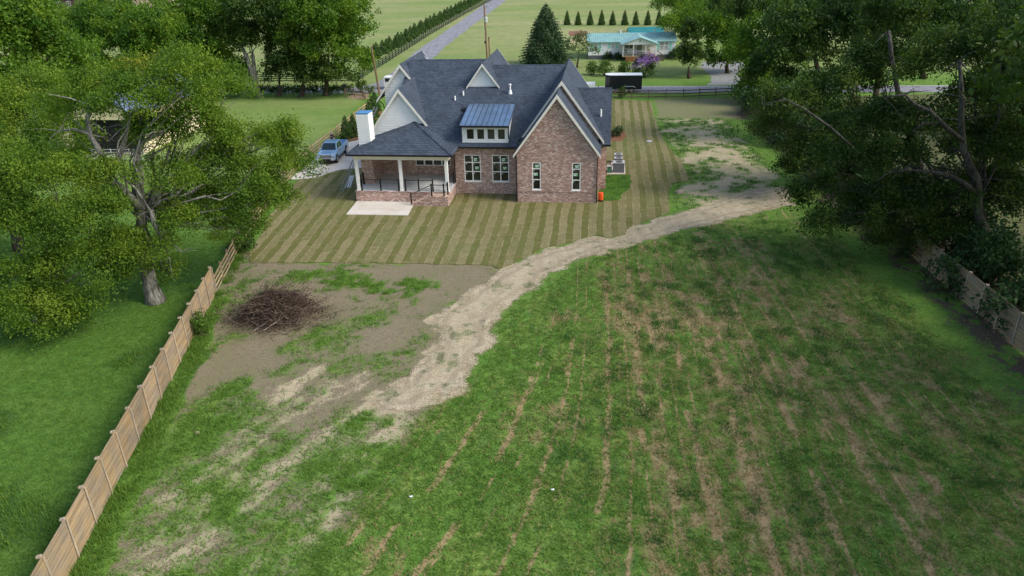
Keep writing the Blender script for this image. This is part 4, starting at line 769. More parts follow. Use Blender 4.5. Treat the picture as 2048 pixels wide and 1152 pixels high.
# ------------------------------------------------------------------ mobile home, shed, barn, far houses
def mobile_home():
    r = empty('mobile_home', (24.35, 147.35, 0), -.078, 'long white mobile home with a teal metal roof, mint shutters and a covered front deck', 'house')
    hl, D = 8.35, 8.0
    ze, zr = float(P(1200, 84.5, 147)[2]), float(P(1200, 67, 151)[2]); zr = max(zr, ze+.9)
    MB().box((-hl, .02, 0), (hl, D, .75)).build('skirting', plain('skirting_grey', (.10, .11, .12), .8, .15, 2.), r)
    m = MB(); n = 12
    for k in range(n):
        a, b = .755+(ze-.755)*k/n, .755+(ze-.755)*(k+1)/n
        m.quad([(-hl, -.02, a), (hl, -.02, a), (hl, 0, b), (-hl, 0, b)]); m.quad([(-hl, 0, a), (hl, 0, a), (hl, -.02, a), (-hl, -.02, a)])
    for x in (-hl, hl): m.quad([(x, 0, .75), (x, D, .75), (x, D, ze), (x, D/2, zr-.1), (x, 0, ze)])
    m.quad([(-hl, D, .75), (hl, D, .75), (hl, D, ze), (-hl, D, ze)]); m.build('wall', M['siding'], r)
    m = MB(); m.prism([(-hl-.3, -.4, ze-.03), (-hl-.3, D/2, zr), (-hl-.3, D/2, zr-.08), (-hl-.3, -.4, ze-.11)], (2*hl+.6, 0, 0)); m.prism([(-hl-.3, D+.4, ze-.03), (-hl-.3, D/2+.001, zr), (-hl-.3, D/2+.001, zr-.08), (-hl-.3, D+.4, ze-.11)], (2*hl+.6, 0, 0)); rf = m.build('roof', M['teal'], r)
    m = MB()
    for k in range(42): x = -hl-.25+k*(2*hl+.5)/41; m.bar((x, -.4, ze-.01), (x, D/2, zr+.02), .03, .03)
    m.build('roof_rib', M['teal2'], rf)
    for x in (-2.0, 4.6): MB().lathe((x, D/2-.3, zr-.15), [(.12, 0), (.12, .5), (.2, .52), (.2, .62)], 10).build('roof_vent', M['white'], rf)
    def win(x, w, z0, z1, n=1):
        f = None
        for k in range(n):
            f = window(r, -.07, x+(k-n/2)*(w+.08), x+(k-n/2)*(w+.08)+w, z0, z1, (), (.5,), fr=.06, sill=False)
        for s in (-1, 1): MB().box((x+s*(n*(w+.08)/2+.30)-.24, -.06, z0-.03), (x+s*(n*(w+.08)/2+.30)+.24, -.025, z1+.03)).build('shutter', M['shutter'], r)
    win(-6.9, .8, 1.6, 3.0); win(-3.6, .75, 2.1, 2.95); win(6.2, .78, 1.65, 3.1, 2)
    # covered deck
    x0, x1, y0, zd = -2.0, 4.4, -3.6, 1.0
    m = MB(); m.box((x0, y0, zd-.15), (x1, -.03, zd)); m.build('deck', M['rail_wood'], r)
    m = MB(); [m.box((x0+k*.16, y0-.03, .02), (x0+k*.16+.11, y0-.005, zd-.16)) for k in range(4, int((x1-x0)/.16))]; m.build('lattice', M['lattice'], r)
    for x in (x0+.08, .0, 2.3, x1-.08): MB().box((x-.06, y0+.02, zd), (x+.06, y0+.14, ze-.2)).build('deck_post', M['white'], r)
    m = MB(); m.box((x0, y0+.05, zd+.88), (x1, y0+.12, zd+.95)); [m.box((x0+.1+k*.15, y0+.07, zd+.1), (x0+.13+k*.15, y0+.1, zd+.88)) for k in range(int((x1-x0)/.15))]; m.build('deck_railing', M['lgrey'], r)
    zp = ze+1.15; xm = (x0+x1)/2
    m = MB(); m.prism([(xm, y0-.4, zp), (x0-.35, y0-.4, ze-.08), (x0-.35, y0-.4, ze-.17), (xm, y0-.4, zp-.09)], (0, 7.2, 0)); m.prism([(xm+.001, y0-.4, zp), (xm+.001, y0-.4, zp-.09), (x1+.35, y0-.4, ze-.17), (x1+.35, y0-.4, ze-.08)], (0, 7.2, 0)); m.build('deck_roof', M['teal'], r)
    m = MB(); m.prism([(xm, y0, zp-.12), (x0, y0, ze-.2), (x1, y0, ze-.2)], (0, .08, 0)); gm = m.build('deck_gable', M['siding'], r)
    MB().lathe((xm, y0-.03, ze+.42), [(.24, 0), (.24, .028)], 14, axis='y').build('gable_vent', M['lgrey'], gm)
    m = MB(); [m.box((x1+.1+k*.28, -3.2, .0), (x1+.38+k*.28, -2.0, zd-.02-k*.19)) for k in range(5)]; m.build('steps', M['rail_dark'], r)
    m = MB(); m.bar((x1, -3.2, zd+.9), (x1+1.5, -3.2, .9), .07, .09); m.bar((x1+1.45, -3.2, 0), (x1+1.45, -3.2, .95), .09, .09); m.bar((x1, -2.0, zd+.9), (x1+1.5, -2.0, .9), .07, .09); m.build('stair_rail', M['rail_dark'], r)
    MB().box((1.0, -.06, zd), (1.95, -.03, zd+2.05)).build('door', plain('door_grey', (.25, .3, .3), .5), r)
    window(r, -.075, -1.4, .4, 1.9, 3.0, (.5,), (), fr=.06, sill=False)
    return r
mobile_home()
def deck_chair(x, y, rz, col, lab):
    o = empty('deck_chair', (x, y, 1.0), rz, lab, 'chair', 'chairs on the covered deck'); m = M[col]
    MB().box((-.25, -.25, .40), (.25, .25, .45)).build('seat', m, o); MB().hexa([(-.25, .2, .45), (.25, .2, .45), (.25, .26, .45), (-.25, .26, .45), (-.25, .32, 1.0), (.25, .32, 1.0), (.25, .37, 1.0), (-.25, .37, 1.0)]).build('backrest', m, o)
    for a in (-.22, .22):
        for b in (-.22, .22): MB().box((a-.02, b-.02, 0), (a+.02, b+.02, .40)).build('leg', m, o)
for (x, y, c, l) in ((22.9, 145.2, 'darkgrey', 'dark chair on the covered deck of the mobile home, left of the pair'), (27.3, 144.9, 'rail_wood', 'wooden chair at the stair end of the covered deck of the mobile home')): deck_chair(x, y, .1, c, l)
def simple_barn(name, label, cat, loc, rz, lx, ly, ze, zr, wallm, roofm, door=None, ridge='y', grp=None):
    r = empty(name, loc, rz, label, cat, grp); m = MB(); a, b = lx/2, ly/2
    if ridge == 'y':
        for x in (-a, a): m.quad([(x, -b, 0), (x, b, 0), (x, b, ze), (x, -b, ze)])
        if door: wall_front(m, -b, -a, a, 0, ze, [door], .1)
        else: m.quad([(-a, -b, 0), (a, -b, 0), (a, -b, ze), (-a, -b, ze)])
        m.quad([(-a, -b, ze), (a, -b, ze), (0, -b, zr)]); m.quad([(-a, b, 0), (a, b, 0), (a, b, ze), (0, b, zr), (-a, b, ze)]); w = m.build('wall', wallm, r)
        m = MB(); k = (zr-ze)/a; m.prism([(0, -b-.3, zr+.06), (-a-.3, -b-.3, ze-.3*k+.06), (-a-.3, -b-.3, ze-.3*k), (0, -b-.3, zr)], (0, ly+.6, 0)); m.prism([(.001, -b-.3, zr+.06), (.001, -b-.3, zr), (a+.3, -b-.3, ze-.3*k), (a+.3, -b-.3, ze-.3*k+.06)], (0, ly+.6, 0)); rf = m.build('roof', roofm, r)
        m = MB(); n = int(ly/.9)
        for i in range(n+1):
            y = -b-.25+i*(ly+.5)/n
            for s in (-1, 1): m.bar((0, y, zr+.075), (s*(a+.28), y, ze-.28*k+.075), .04, .035)
        m.build('roof_rib', roofm, rf)
    else:
        for y in (-b, b): m.quad([(-a, y, 0), (a, y, 0), (a, y, ze), (-a, y, ze)])
        for x in (-a, a): m.quad([(x, -b, 0), (x, b, 0), (x, b, ze), (x, 0, zr), (x, -b, ze)])
        m.build('wall', wallm, r); m = MB(); k = (zr-ze)/b
        for s in (-1, 1): m.prism([(-a-.3, s*.001, zr+.06), (-a-.3, s*(b+.3), ze-.3*k+.06), (-a-.3, s*(b+.3), ze-.3*k), (-a-.3, s*.001, zr)], (lx+.6, 0, 0))
        m.build('roof', roofm, r)
    return r
b = simple_barn('barn', 'cream metal barn with a blue roof and dark open end behind the big elm', 'barn', (-45.6, 91.6, 0), TH, 9.6, 16.2, 4.6, 6.6, M['barnwall'], M['barnroof'], (-3.6, 4.4, 0.02, 3.9))
MB().box((-4.7, -7.6, .05), (4.6, -7.5, 4.4)).build('back_wall', M['rubber'], b)  # black sheet behind the opening stands in for the dark interior
m = MB(); [m.box((4.82, -8+k*.45, .1), (4.85, -7.9+k*.45, 4.45)) for k in range(36)]; m.build('wall_rib', M['barnwall'], b)
simple_barn('shed', 'small shed with a deep teal roof behind the mobile home', 'shed', (30.6, 168.5, 0), -.06, 7.0, 4.6, 2.6, 3.6, M['siding'], M['teal2'], ridge='x')
simple_barn('shed', 'low shed with a rusty red roof beside the spruce', 'shed', (16.6, 176, 0), -.06, 3.6, 2.6, 1.7, 2.3, M['barnwall'], M['redroof'], ridge='x')
def far_house(lab, px, py, w, d, ze, zr, wm, rz):
    x, y = G(px, py); r = simple_barn('farm_house', lab, 'house', (x, y, 0), rz, w, d, ze, zr, wm, M['shingle'], ridge='x', grp='far houses behind the trees')
    for k in range(3): window(r, -d/2-.06, -w/2+1.4+k*w/3.2, -w/2+3.0+k*w/3.2, 1.2, 3.2, (.5,), (.5,), sill=False)
far_house('distant tan brick house at the top edge seen above the roadside trees', 308, 22, 15, 9, 5.0, 8.5, M['brick'], .1)
far_house('distant dark house at the top left edge behind the trees', 128, 18, 12, 9, 4.0, 7., plain('dark_wall', (.05, .03, .03), .8), .2)
def gas_tank():
    x, y = G(1362, 112); r = empty('gas_tank', (x, y, 0), 1.35, 'white horizontal gas tank at the right end of the mobile home', 'gas tank')
    MB().lathe((-1.6, 0, 1.5), [(.1, 0), (.5, .08), (.62, .3), (.62, 2.9), (.5, 3.12), (.1, 3.2)], 18, axis='x').build('vessel', M['white'], r, smooth=True)
    for s in (-.9, .9): MB().box((s-.1, -.45, 0), (s+.1, .45, 1.0)).build('leg', M['lgrey'], r)
gas_tank()

# ------------------------------------------------------------------ things by the house
def ac_unit(lab, u, v, w, d, h):
    x, y, _ = HW(u, v); r = empty('air_conditioner', (x, y, .10), TH, lab, 'air conditioner', 'air conditioning units on the slab')
    m = MB(); m.box((-w/2, -d/2, .02), (w/2, d/2, h)); b = m.build('cabinet', plain('ac_grey', (.13, .14, .155), .6, .1), r, bevel=.02)
    m = MB()
    for k in range(9):
        z = .1+k*(h-.2)/9
        for s in (-1, 1): m.box((-w/2+.05, s*d/2-.006, z), (w/2-.05, s*d/2+.006, z+.018)); m.box((s*w/2-.006, -d/2+.05, z), (s*w/2+.006, d/2-.05, z+.018))
    m.build('louvre', M['grey'], b)
    m = MB(); m.box((-w/2-.01, -d/2-.01, h), (w/2+.01, d/2+.01, h+.05)); t = m.build('top_panel', M['lgrey'], r)
    m = MB(); m.lathe((0.03, 0, h+.052), [(min(w, d)*.40, 0), (min(w, d)*.40, .012)], 20); f = m.build('fan', M['rubber'], t)
    m = MB(); [m.tube([(.03+math.cos(a)*.06, math.sin(a)*.06, h+.075), (.03+math.cos(a)*min(w, d)*.40, math.sin(a)*min(w, d)*.40, h+.075)], .008, 4) for a in np.arange(0, 6.28, .6)]; m.lathe((.03, 0, h+.066), [(.09, 0), (.08, .02)], 12); m.build('fan_guard', M['grey'], t)
sheet('ac_slab', [HW(*q)[:2] for q in ((7.85, 8.9), (9.7, 8.95), (9.7, 13.9), (8.3, 13.9), (8.3, 11.2), (7.85, 11.2))], .10, M['concrete'], .1)
ac_unit('largest grey air conditioner, nearest on the slab beside the house', 9.02, 9.72, 1.1, .85, .95)
ac_unit('small grey air conditioner in the middle of the row of three', 9.0, 11.9, .8, .7, .8)
ac_unit('small grey air conditioner at the far end of the row of three', 9.0, 13.3, .8, .7, .8)
x, y, _ = HW(8.1, 9.4); r = empty('utility_box', (x, y, .1), TH, 'pale utility cabinet between the brick wall and the largest air conditioner', 'cabinet')
MB().box((-.22, -.2, 0), (.25, .25, .62)).build('cabinet', plain('box_green', (.06, .17, .10), .6), r); MB().box((-.25, -.23, .62), (.28, .28, .70)).build('lid', M['lgrey'], r)
x, y, _ = HW(7.36, .62); r = empty('water_cooler', (x, y, .045), TH, 'bright orange jug cooler standing by the corner downpipe', 'cooler')
MB().lathe((0, 0, .12), [(.20, 0), (.235, .04), (.235, .55), (.20, .6)], 18).build('jug', M['orange'], r, smooth=False); MB().lathe((0, 0, .72), [(.21, 0), (.22, .06), (.12, .09)], 18).build('lid', M['orange'], r)
MB().box((-.22, -.2, .0), (.22, .2, .12)).build('stand', M['black'], r); MB().tube([(-.235, 0, .22), (-.30, 0, .22), (-.30, 0, .17)], .02, 6).build('spout', M['whites'], r)
def ladder():
    r = empty('ladder', (0, 0, 0), 0, 'long aluminium extension ladder leaning on the eave at the left of the porch', 'ladder')
    a = np.array((*G(683, 384), .05)); tx = HW(-15.0, 4.9, 5.1); b = np.array(tx); b = a+(b-a)*1.42
    d = (b-a)/np.linalg.norm(b-a); side = np.cross(d, (0, 0, 1)); side /= np.linalg.norm(side)
    for s in (-1, 1): MB().bar(a+side*s*.22, b+side*s*.22, .035, .09).build('stile', M['alu'], r)
    m = MB(); L = np.linalg.norm(b-a)
    for k in range(1, int(L/.3)): m.bar(a+d*.3*k-side*.22, a+d*.3*k+side*.22, .035, .035)
    m.build('rungs', M['alu'], r)
ladder()
for i, q in enumerate((((690.5, 377), (700, 353.5)), ((695.5, 377), (703.5, 353)), ((700, 377), (707, 353)))):
    a, b = G(*q[0]), G(*q[1]); m = MB(); m.bar((a[0], a[1], .085), (b[0], b[1], .085), .085, .05)
    for s in (-1, 1): d = np.array((b[1]-a[1], a[0]-b[0])); d = d/np.hypot(*d)*.05*s; m.bar((a[0]+d[0], a[1]+d[1], .10), (b[0]+d[0], b[1]+d[1], .10), .015, .08)
    tag(m.build('trim_board', M['white']), 'long white trim board lying on the grass left of the porch', 'board', 'white trim boards on the grass')
a, b = G(614, 354), G(641, 350.5); m = MB(); m.bar((a[0], a[1], .10), (b[0], b[1], .10), .22, .06); m.bar((a[0]+.5, a[1]+.22, .10), (b[0], b[1]+.25, .10), .12, .05)
tag(m.build('plank', M['rail_dark']), 'dark timber lying across the lower edge of the concrete drive', 'plank')
PAT = [(hx, hy) for hx, hy in ((-14.49, -4.25), (-9.03, -4.15), (-9.2, -1.7), (-9.42, -1.66), (-9.42, -.67), (-14.66, -.67))]
sheet('patio', [HW(*q)[:2] for q in PAT], .09, M['concrete'], .1)
m = MB(); q = HW(-11.8, -4.1); p2 = HW(-11.9, -.75); m.bar((q[0], q[1], .0905), (p2[0], p2[1], .0905), .02, .004); tag(m.build('patio_joint', M['deck']), kind='structure')
# person beyond the truck, back to the camera, leaning on the tailgate side
def person():
    pts = dict(pel=(0, 0, .95), sp=(0, -.05, 1.2), ch=(0, -.12, 1.42), nk=(0, -.14, 1.56), hd=(0, -.13, 1.66), ht=(0, -.12, 1.78), sl=(-.2, -.12, 1.44), el=(-.30, -.28, 1.2), wl=(-.2, -.48, 1.08), hl=(-.15, -.58, 1.05), sr=(.2, -.12, 1.44), er=(.30, -.28, 1.2), wr=(.2, -.48, 1.08), hr=(.15, -.58, 1.05), pl=(-.1, 0, .9), kl=(-.12, -.04, .5), al=(-.13, .02, .09), tl=(-.14, -.16, .04), pr=(.1, 0, .9), kr=(.13, -.02, .5), ar=(.14, .04, .09), tr=(.15, -.14, .04))
    rad = dict(pel=.15, sp=.15, ch=.17, nk=.065, hd=.10, ht=.085, sl=.085, el=.055, wl=.04, hl=.045, sr=.085, er=.055, wr=.04, hr=.045, pl=.11, kl=.07, al=.05, tl=.045, pr=.11, kr=.07, ar=.05, tr=.045)
    ed = 'pel-sp sp-ch ch-nk nk-hd hd-ht ch-sl sl-el el-wl wl-hl ch-sr sr-er er-wr wr-hr pel-pl pl-kl kl-al al-tl pel-pr pr-kr kr-ar ar-tr'.split()
    k = list(pts); me = bpy.data.meshes.new('person'); me.from_pydata([pts[i] for i in k], [tuple(k.index(x) for x in e.split('-')) for e in ed], [])
    o = bpy.data.objects.new('person', me); COL.objects.link(o); s = o.modifiers.new('skin', 'SKIN'); 
    for i, n in enumerate(k): me.skin_vertices[0].data[i].radius = (rad[n], rad[n]); me.skin_vertices[0].data[i].use_root = (i == 0)
    o.modifiers.new('sub', 'SUBSURF').render_levels = 2; o.modifiers['sub'].levels = 2
    bpy.context.view_layer.update(); dg = bpy.context.evaluated_depsgraph_get(); m2 = bpy.data.meshes.new_from_object(o.evaluated_get(dg)); o.modifiers.clear(); o.data = m2
    for m in (M['navy'], M['jeans'], M['skin'], M['rubber']): m2.materials.append(m)
    for p in m2.polygons:
        c = p.center; p.material_index = 3 if c.z < .12 else 1 if c.z < .98 and abs(c.x) < .27 and c.y > -.2 else 2 if c.z > 1.55 or c.y < -.3 else 0; p.use_smooth = True
    o.location = (-20.35, 83.6, .0); o.rotation_euler = (0, 0, math.pi-.3)
    tag(o, 'person in a dark shirt and grey cap standing between the truck and the rail fence', 'person')
    MB().lathe((0, -.12, 1.70), [(.112, 0), (.115, .05), (.09, .11), (.03, .135)], 14).box((-.08, -.31, 1.695), (.08, -.2, 1.71)).build('cap', M['capgrey'], o)
    MB().box((-.13, .045, 1.28), (.13, .062, 1.42)).build('shirt_print', M['redprint'], o)
person()
# poles, mailbox, small things
def pole(lab, x, y, h, r0, lean=(0, 0), full=False):
    o = empty('utility_pole', (x, y, 0), 0, lab, 'utility pole'); top = (lean[0], lean[1], h)
    MB().tube([(0, 0, -.2), (lean[0]*.5, lean[1]*.5, h*.5), top], [r0, r0*.88, r0*.72], 10).build('pole', M['pole_wood'], o)
    if full:
        MB().lathe((-.02, -.42, h*.735), [(.1, 0), (.27, .02), (.27, .85), (.22, .92), (.05, .95)], 14).build('transformer', M['lgrey'], o)
        m = MB(); m.bar((-.5, -.2, h-.35), (.5, -.2, h-.35), .1, .12); ca = m.build('crossarm', M['grey'], o); MB().tube([(0, -.2, h*.67), (.6, -.5, h*.68), (.9, -.6, h*.66)], .03, 6).build('lamp_arm', M['grey'], o)
        m = MB(); [m.lathe((xx, -.2, h-.28), [(.05, 0), (.06, .1), (.02, .18)], 8) for xx in (-.45, 0, .45)]; m.build('insulator', M['lgrey'], ca)
        m = MB(); m.box((-.45, -.35, h*.42), (-.12, -.15, h*.42+.45)); m.build('meter_box', M['darkgrey'], o)
xx, yy = -3.9, 137.; h1 = float(P(969, 8, yy)[2]); xx = float(P(975, 118, yy)[0]); pole('tall wooden utility pole with a grey transformer behind the house roof', xx, yy, h1, .19, (-.25, 0), True)
h2 = float(P(975, 74, 136.)[2]); pole('short stub pole standing against the tall transformer pole', xx+.45, 136.2, h2, .17, (-.05, 0))
h3 = float(P(753, 93, 114.5)[2]); xq = float(P(760, 190, 114.5)[0]); pole('leaning bare wooden pole beside the road left of the house roof', xq, 114.5, h3, .17, (-.6, 0))
x, y = G(692, 196); o = empty('mailbox', (x, y, 0), 0, 'dark mailbox on a wooden post by the road', 'mailbox'); MB().box((-.1, -.1, 0), (.1, .1, 1.7)).build('post', M['rail_dark'], o)
m = MB(); m.prism([(-.25, -.35, 1.7), (.25, -.35, 1.7), (.25, -.35, 1.95), (.15, -.35, 2.08), (-.15, -.35, 2.08), (-.25, -.35, 1.95)], (0, .8, 0)); m.build('box', M['black'], o); 
x, y = G(797, 178); r = empty('parked_van', (x, y+.5, 0), 1.4, 'white vehicle parked by the roadside, mostly hidden behind the house roof', 'van')
MB().prism([(-.9, -2.2, .4), (-.9, -2.2, 1.0), (-.9, -1.3, 1.15), (-.9, -.7, 1.9), (-.9, 2.2, 1.95), (-.9, 2.3, .4)], (1.8, 0, 0)).build('body', M['carwhite'], r, bevel=.08)
for s in (-1, 1):
    MB().box((s*.905-.004, -.6, 1.2), (s*.905+.004, 1.9, 1.75)).build('side_window', M['carglass'], r)
    for yv in (-1.45, 1.5): MB().lathe((s*.82-.1, yv, .34), [(.25, 0), (.34, .03), (.34, .17), (.25, .2)], 18, axis='x').build('wheel', M['rubber'], r)
def lump(name, x, y, r, h, mat, lab, cat):
    rr = random.Random(int(x*10)); m = MB(); n = 12; rings = []
    prof = [(1, 0), (.95, .45), (.7, .8), (.3, 1.)]; 
    for a, b in prof: rings.append([(x+r*a*math.cos(t*6.283/n)*rr.uniform(.8, 1.15), y+r*a*math.sin(t*6.283/n)*rr.uniform(.6, .9), h*b*rr.uniform(.85, 1.1)) for t in range(n)])
    for i in range(3):
        for t in range(n): m.quad([rings[i][t], rings[i][(t+1) % n], rings[i+1][(t+1) % n], rings[i+1][t]])
    m.quad(rings[3]); return tag(m.build(name, mat, smooth=True), lab, cat)
lump('rock', *G(1359, 385.5), .38, .28, plain('rock_mat', (.40, .32, .25), .9, .2), 'pale flat rock beside the weedy patch right of the striped lawn', 'rock')
lump('stone', *G(395, 866), .12, .09, plain('stone_mat', (.42, .33, .24), .9, .2), 'small tan stone in the patchy grass near the plank fence', 'stone')
x, y = G(1298, 283.5); tag(MB().lathe((x, y, .04), [(.33, 0), (.33, .05), (.28, .07)], 18).build('cover_lid', M['lgrey']), 'round pale tank lid set in the striped lawn', 'lid')
for i, (px, py, l) in enumerate(((1105, 981, 'white scrap of litter lying on the green field'), (1205, 403, 'pale scrap of litter by the house corner next to the orange cooler'), (822, 995, 'tiny white scrap of litter in the grass below the bare soil patch'))):
    x, y = G(px, py); m = MB(); m.quad([(x-.08, y-.03, .07), (x+.06, y-.05, .05), (x+.08, y+.03, .09), (x-.06, y+.04, .06)]); tag(m.build('litter', M['whites']), l, 'litter')
x0, y0 = G(190, 322); r = empty('farm_gate', (x0, y0, 0), -.1, 'grey tube farm gate in front of the dark barn opening', 'gate'); m = MB()
[m.tube([(0, 0, z), (6.5, 0, z)], .03, 6) for z in (.25, .5, .75, 1.0, 1.3)]; g = m.build('gate_frame', M['lgrey'], r)
for k in range(4): MB().tube([(k*2.16, 0, 0), (k*2.16, 0, 1.4)], .045, 6).build('post', M['lgrey'], r)

# ------------------------------------------------------------------ vegetation
def unit(v): return v/(np.linalg.norm(v, axis=-1, keepdims=True)+1e-9)
def leaf_quads(C, size, rng, up=.5, droop=0., asp=.55):
    n = len(C); nr = unit(rng.normal(size=(n, 3))+np.array((0, 0, up*2))); a = unit(np.cross(nr, rng.normal(size=(n, 3)))); a[:, 2] -= droop; a = unit(a); b = unit(np.cross(nr, a))
    L = size*rng.uniform(.65, 1.35, (n, 1)); w = L*asp
    V = np.stack([C-a*L*.5, C+b*w*.5-a*L*.05, C+a*L*.5, C-b*w*.5-a*L*.05], 1).reshape(-1, 3); F = np.arange(n*4).reshape(n, 4); return V, F
def crown(name, lobes, leaf, mat, parent, rng, org, cov=3.4, clump=.85, droop=.25, up=.22, skirt=.0, tshift=0., sparse=.0):
    Cs = []; T = []; CC = []
    for c, r in lobes:
        c, r = np.array(c, float), np.array(r, float); area = math.pi*r[0]*max(r[2], .6*r[0])*1.35
        N = int(cov*area/(.28*leaf*leaf)*.5); K = max(5, int(area*1.25/(clump*clump)))
        u = unit(rng.normal(size=(K, 3))); u[:, 2] = np.where(u[:, 2] < -.35, -u[:, 2]*.6, u[:, 2]); rr = rng.uniform(.38, 1.0, (K, 1))**.5*rng.choice([1., 1.06, 1.16, .9], (K, 1))
        cc = c+u*rr*r; cs = clump*rng.uniform(.55, 1.35, K); tt = rng.uniform(.0, .85, K)**1.15+tshift-.06
        if sparse: keep = rng.random(K) > sparse; cc, cs, tt = cc[keep], cs[keep], tt[keep]; K = len(cc)
        w = cs**2; w = w/w.sum(); idx = rng.choice(K, N, p=w); off = rng.normal(size=(N, 3))*np.array((.43, .43, .34)); off[:, 2] -= .22*np.hypot(off[:, 0], off[:, 1])**2*droop*3
        Cs.append(cc[idx]+off*cs[idx][:, None]); T.append(np.clip(tt[idx]+rng.normal(0, .11, N)+.12, 0, 1)); CC.append(cc)
    C = np.concatenate(Cs); T = np.concatenate(T); k = C[:, 2] > .1; C, T = C[k], T[k]
    V, F = leaf_quads(C, leaf, rng, up, droop); np_mesh(name, V-np.array(org), F, mat, parent, dict(tint=np.repeat(T, 4)))
    return CC
def bez(a, b, bend, n=6):
    a, b = np.array(a, float), np.array(b, float); m = (a+b)/2+np.array(bend); t = np.linspace(0, 1, n)[:, None]; return (1-t)**2*a+2*t*(1-t)*m+t*t*b
NTREE = [0]
def tree(name, label, base, lobes, leaf, mat, trunk_r, bark='bark_dark', fork=None, seed=1, cov=3.4, clump=.85, limbs=(), group=None, cat='tree', twigs=14, sparse=0., extra=None, droop=.25, tshift=0., stems=1, dead=()):
    NTREE[0] += 1; rng = np.random.default_rng(seed*13+5); org = np.array((base[0], base[1], 0.)); r = empty(name, tuple(org), 0, label, cat, group)
    CC = crown('crown', lobes, leaf, M[mat], r, rng, org, cov, clump, droop, sparse=sparse, tshift=tshift)
    if extra:
        for lb, mm, cv in extra: crown('crown', lb, leaf, M[mm], r, rng, org, cv, clump*.8, droop)
    m = MB(); z0 = min(l[0][2]-l[1][2] for l in lobes); mean = np.mean([l[0] for l in lobes], axis=0)
    fk = np.array(fork) if fork is not None else np.array((org[0]*.6+mean[0]*.4, org[1]*.6+mean[1]*.4, max(1.5, z0*.75+mean[2]*.2)))
    for st in range(stems):
        o2 = org+np.array((rng.normal()*.35, rng.normal()*.35, 0))*(stems > 1); pt = bez(o2+(0, 0, -.3), fk, (rng.normal()*.2, rng.normal()*.2, 0), 7); rd = np.linspace(1.0, .62, 7)*trunk_r; rd[0] *= 1.45; rd[1] *= 1.12; m.tube(pt-org, rd, 10)
    for (c, rr), cc in zip(lobes, CC):
        c = np.array(c); L = np.linalg.norm(c-fk); r0 = trunk_r*.26*min(1, .45+rr[0]/7); pt = bez(fk, c, (rng.normal()*.16*L, rng.normal()*.16*L, .12*L), 7); pt[1:-1] += rng.normal(size=(5, 3))*.035*L; m.tube(pt-org, np.linspace(r0, r0*.3, 7), 7)
        for q in cc[rng.permutation(len(cc))[:twigs]]:
            s = pt[rng.integers(3, 7)]; m.tube(bez(s, q, (0, 0, .06*np.linalg.norm(q-s)), 4)-org, [r0*.30, r0*.2, r0*.13, r0*.05], 5, caps=False)
    for pts, ra, rb in limbs:
        P_ = np.array(pts); n = len(P_); m.tube(P_-org, np.linspace(ra, rb, n), 8)
        for k in range(2, n):                                   # fine bare twigs off the big limbs
            for _ in range(3): d = rng.normal(size=3)*(1.0, .8, .7); m.tube([P_[k]-org, P_[k]-org+d*.5+(0, 0, .1), P_[k]-org+d*1.1], [rb*.55, rb*.35, rb*.12], 5, caps=False)
    m.build('trunk', M[bark], r, smooth=True)
    for pts, ra, rb in dead: d = MB(); P_ = np.array(pts); d.tube(P_-org, np.linspace(ra, rb, len(P_)), 7); [d.tube([P_[k]-org, P_[k]-org+q_*.3, P_[k]-org+q_*.65-(0, 0, .15)], [rb*.7, rb*.4, rb*.15], 5, caps=False) for k in range(1, len(P_)) for q_ in rng.normal(size=(3, 3))]; d.build('dead_branch', M['bark_grey'], r, smooth=True)
    return r
def LB(px, py, Y, rpx, rpy, ry=None):     # a lobe measured on the photo at distance Y
    k = mpp(px, py, Y); return (P(px, py, Y), (rpx*k, (ry if ry else max(rpx*k*.9, 1.2)), rpy*k*1.05))
def PL(Y, *px): return [P(a, b, Y+(c[0] if c else 0)) for a, b, *c in px]
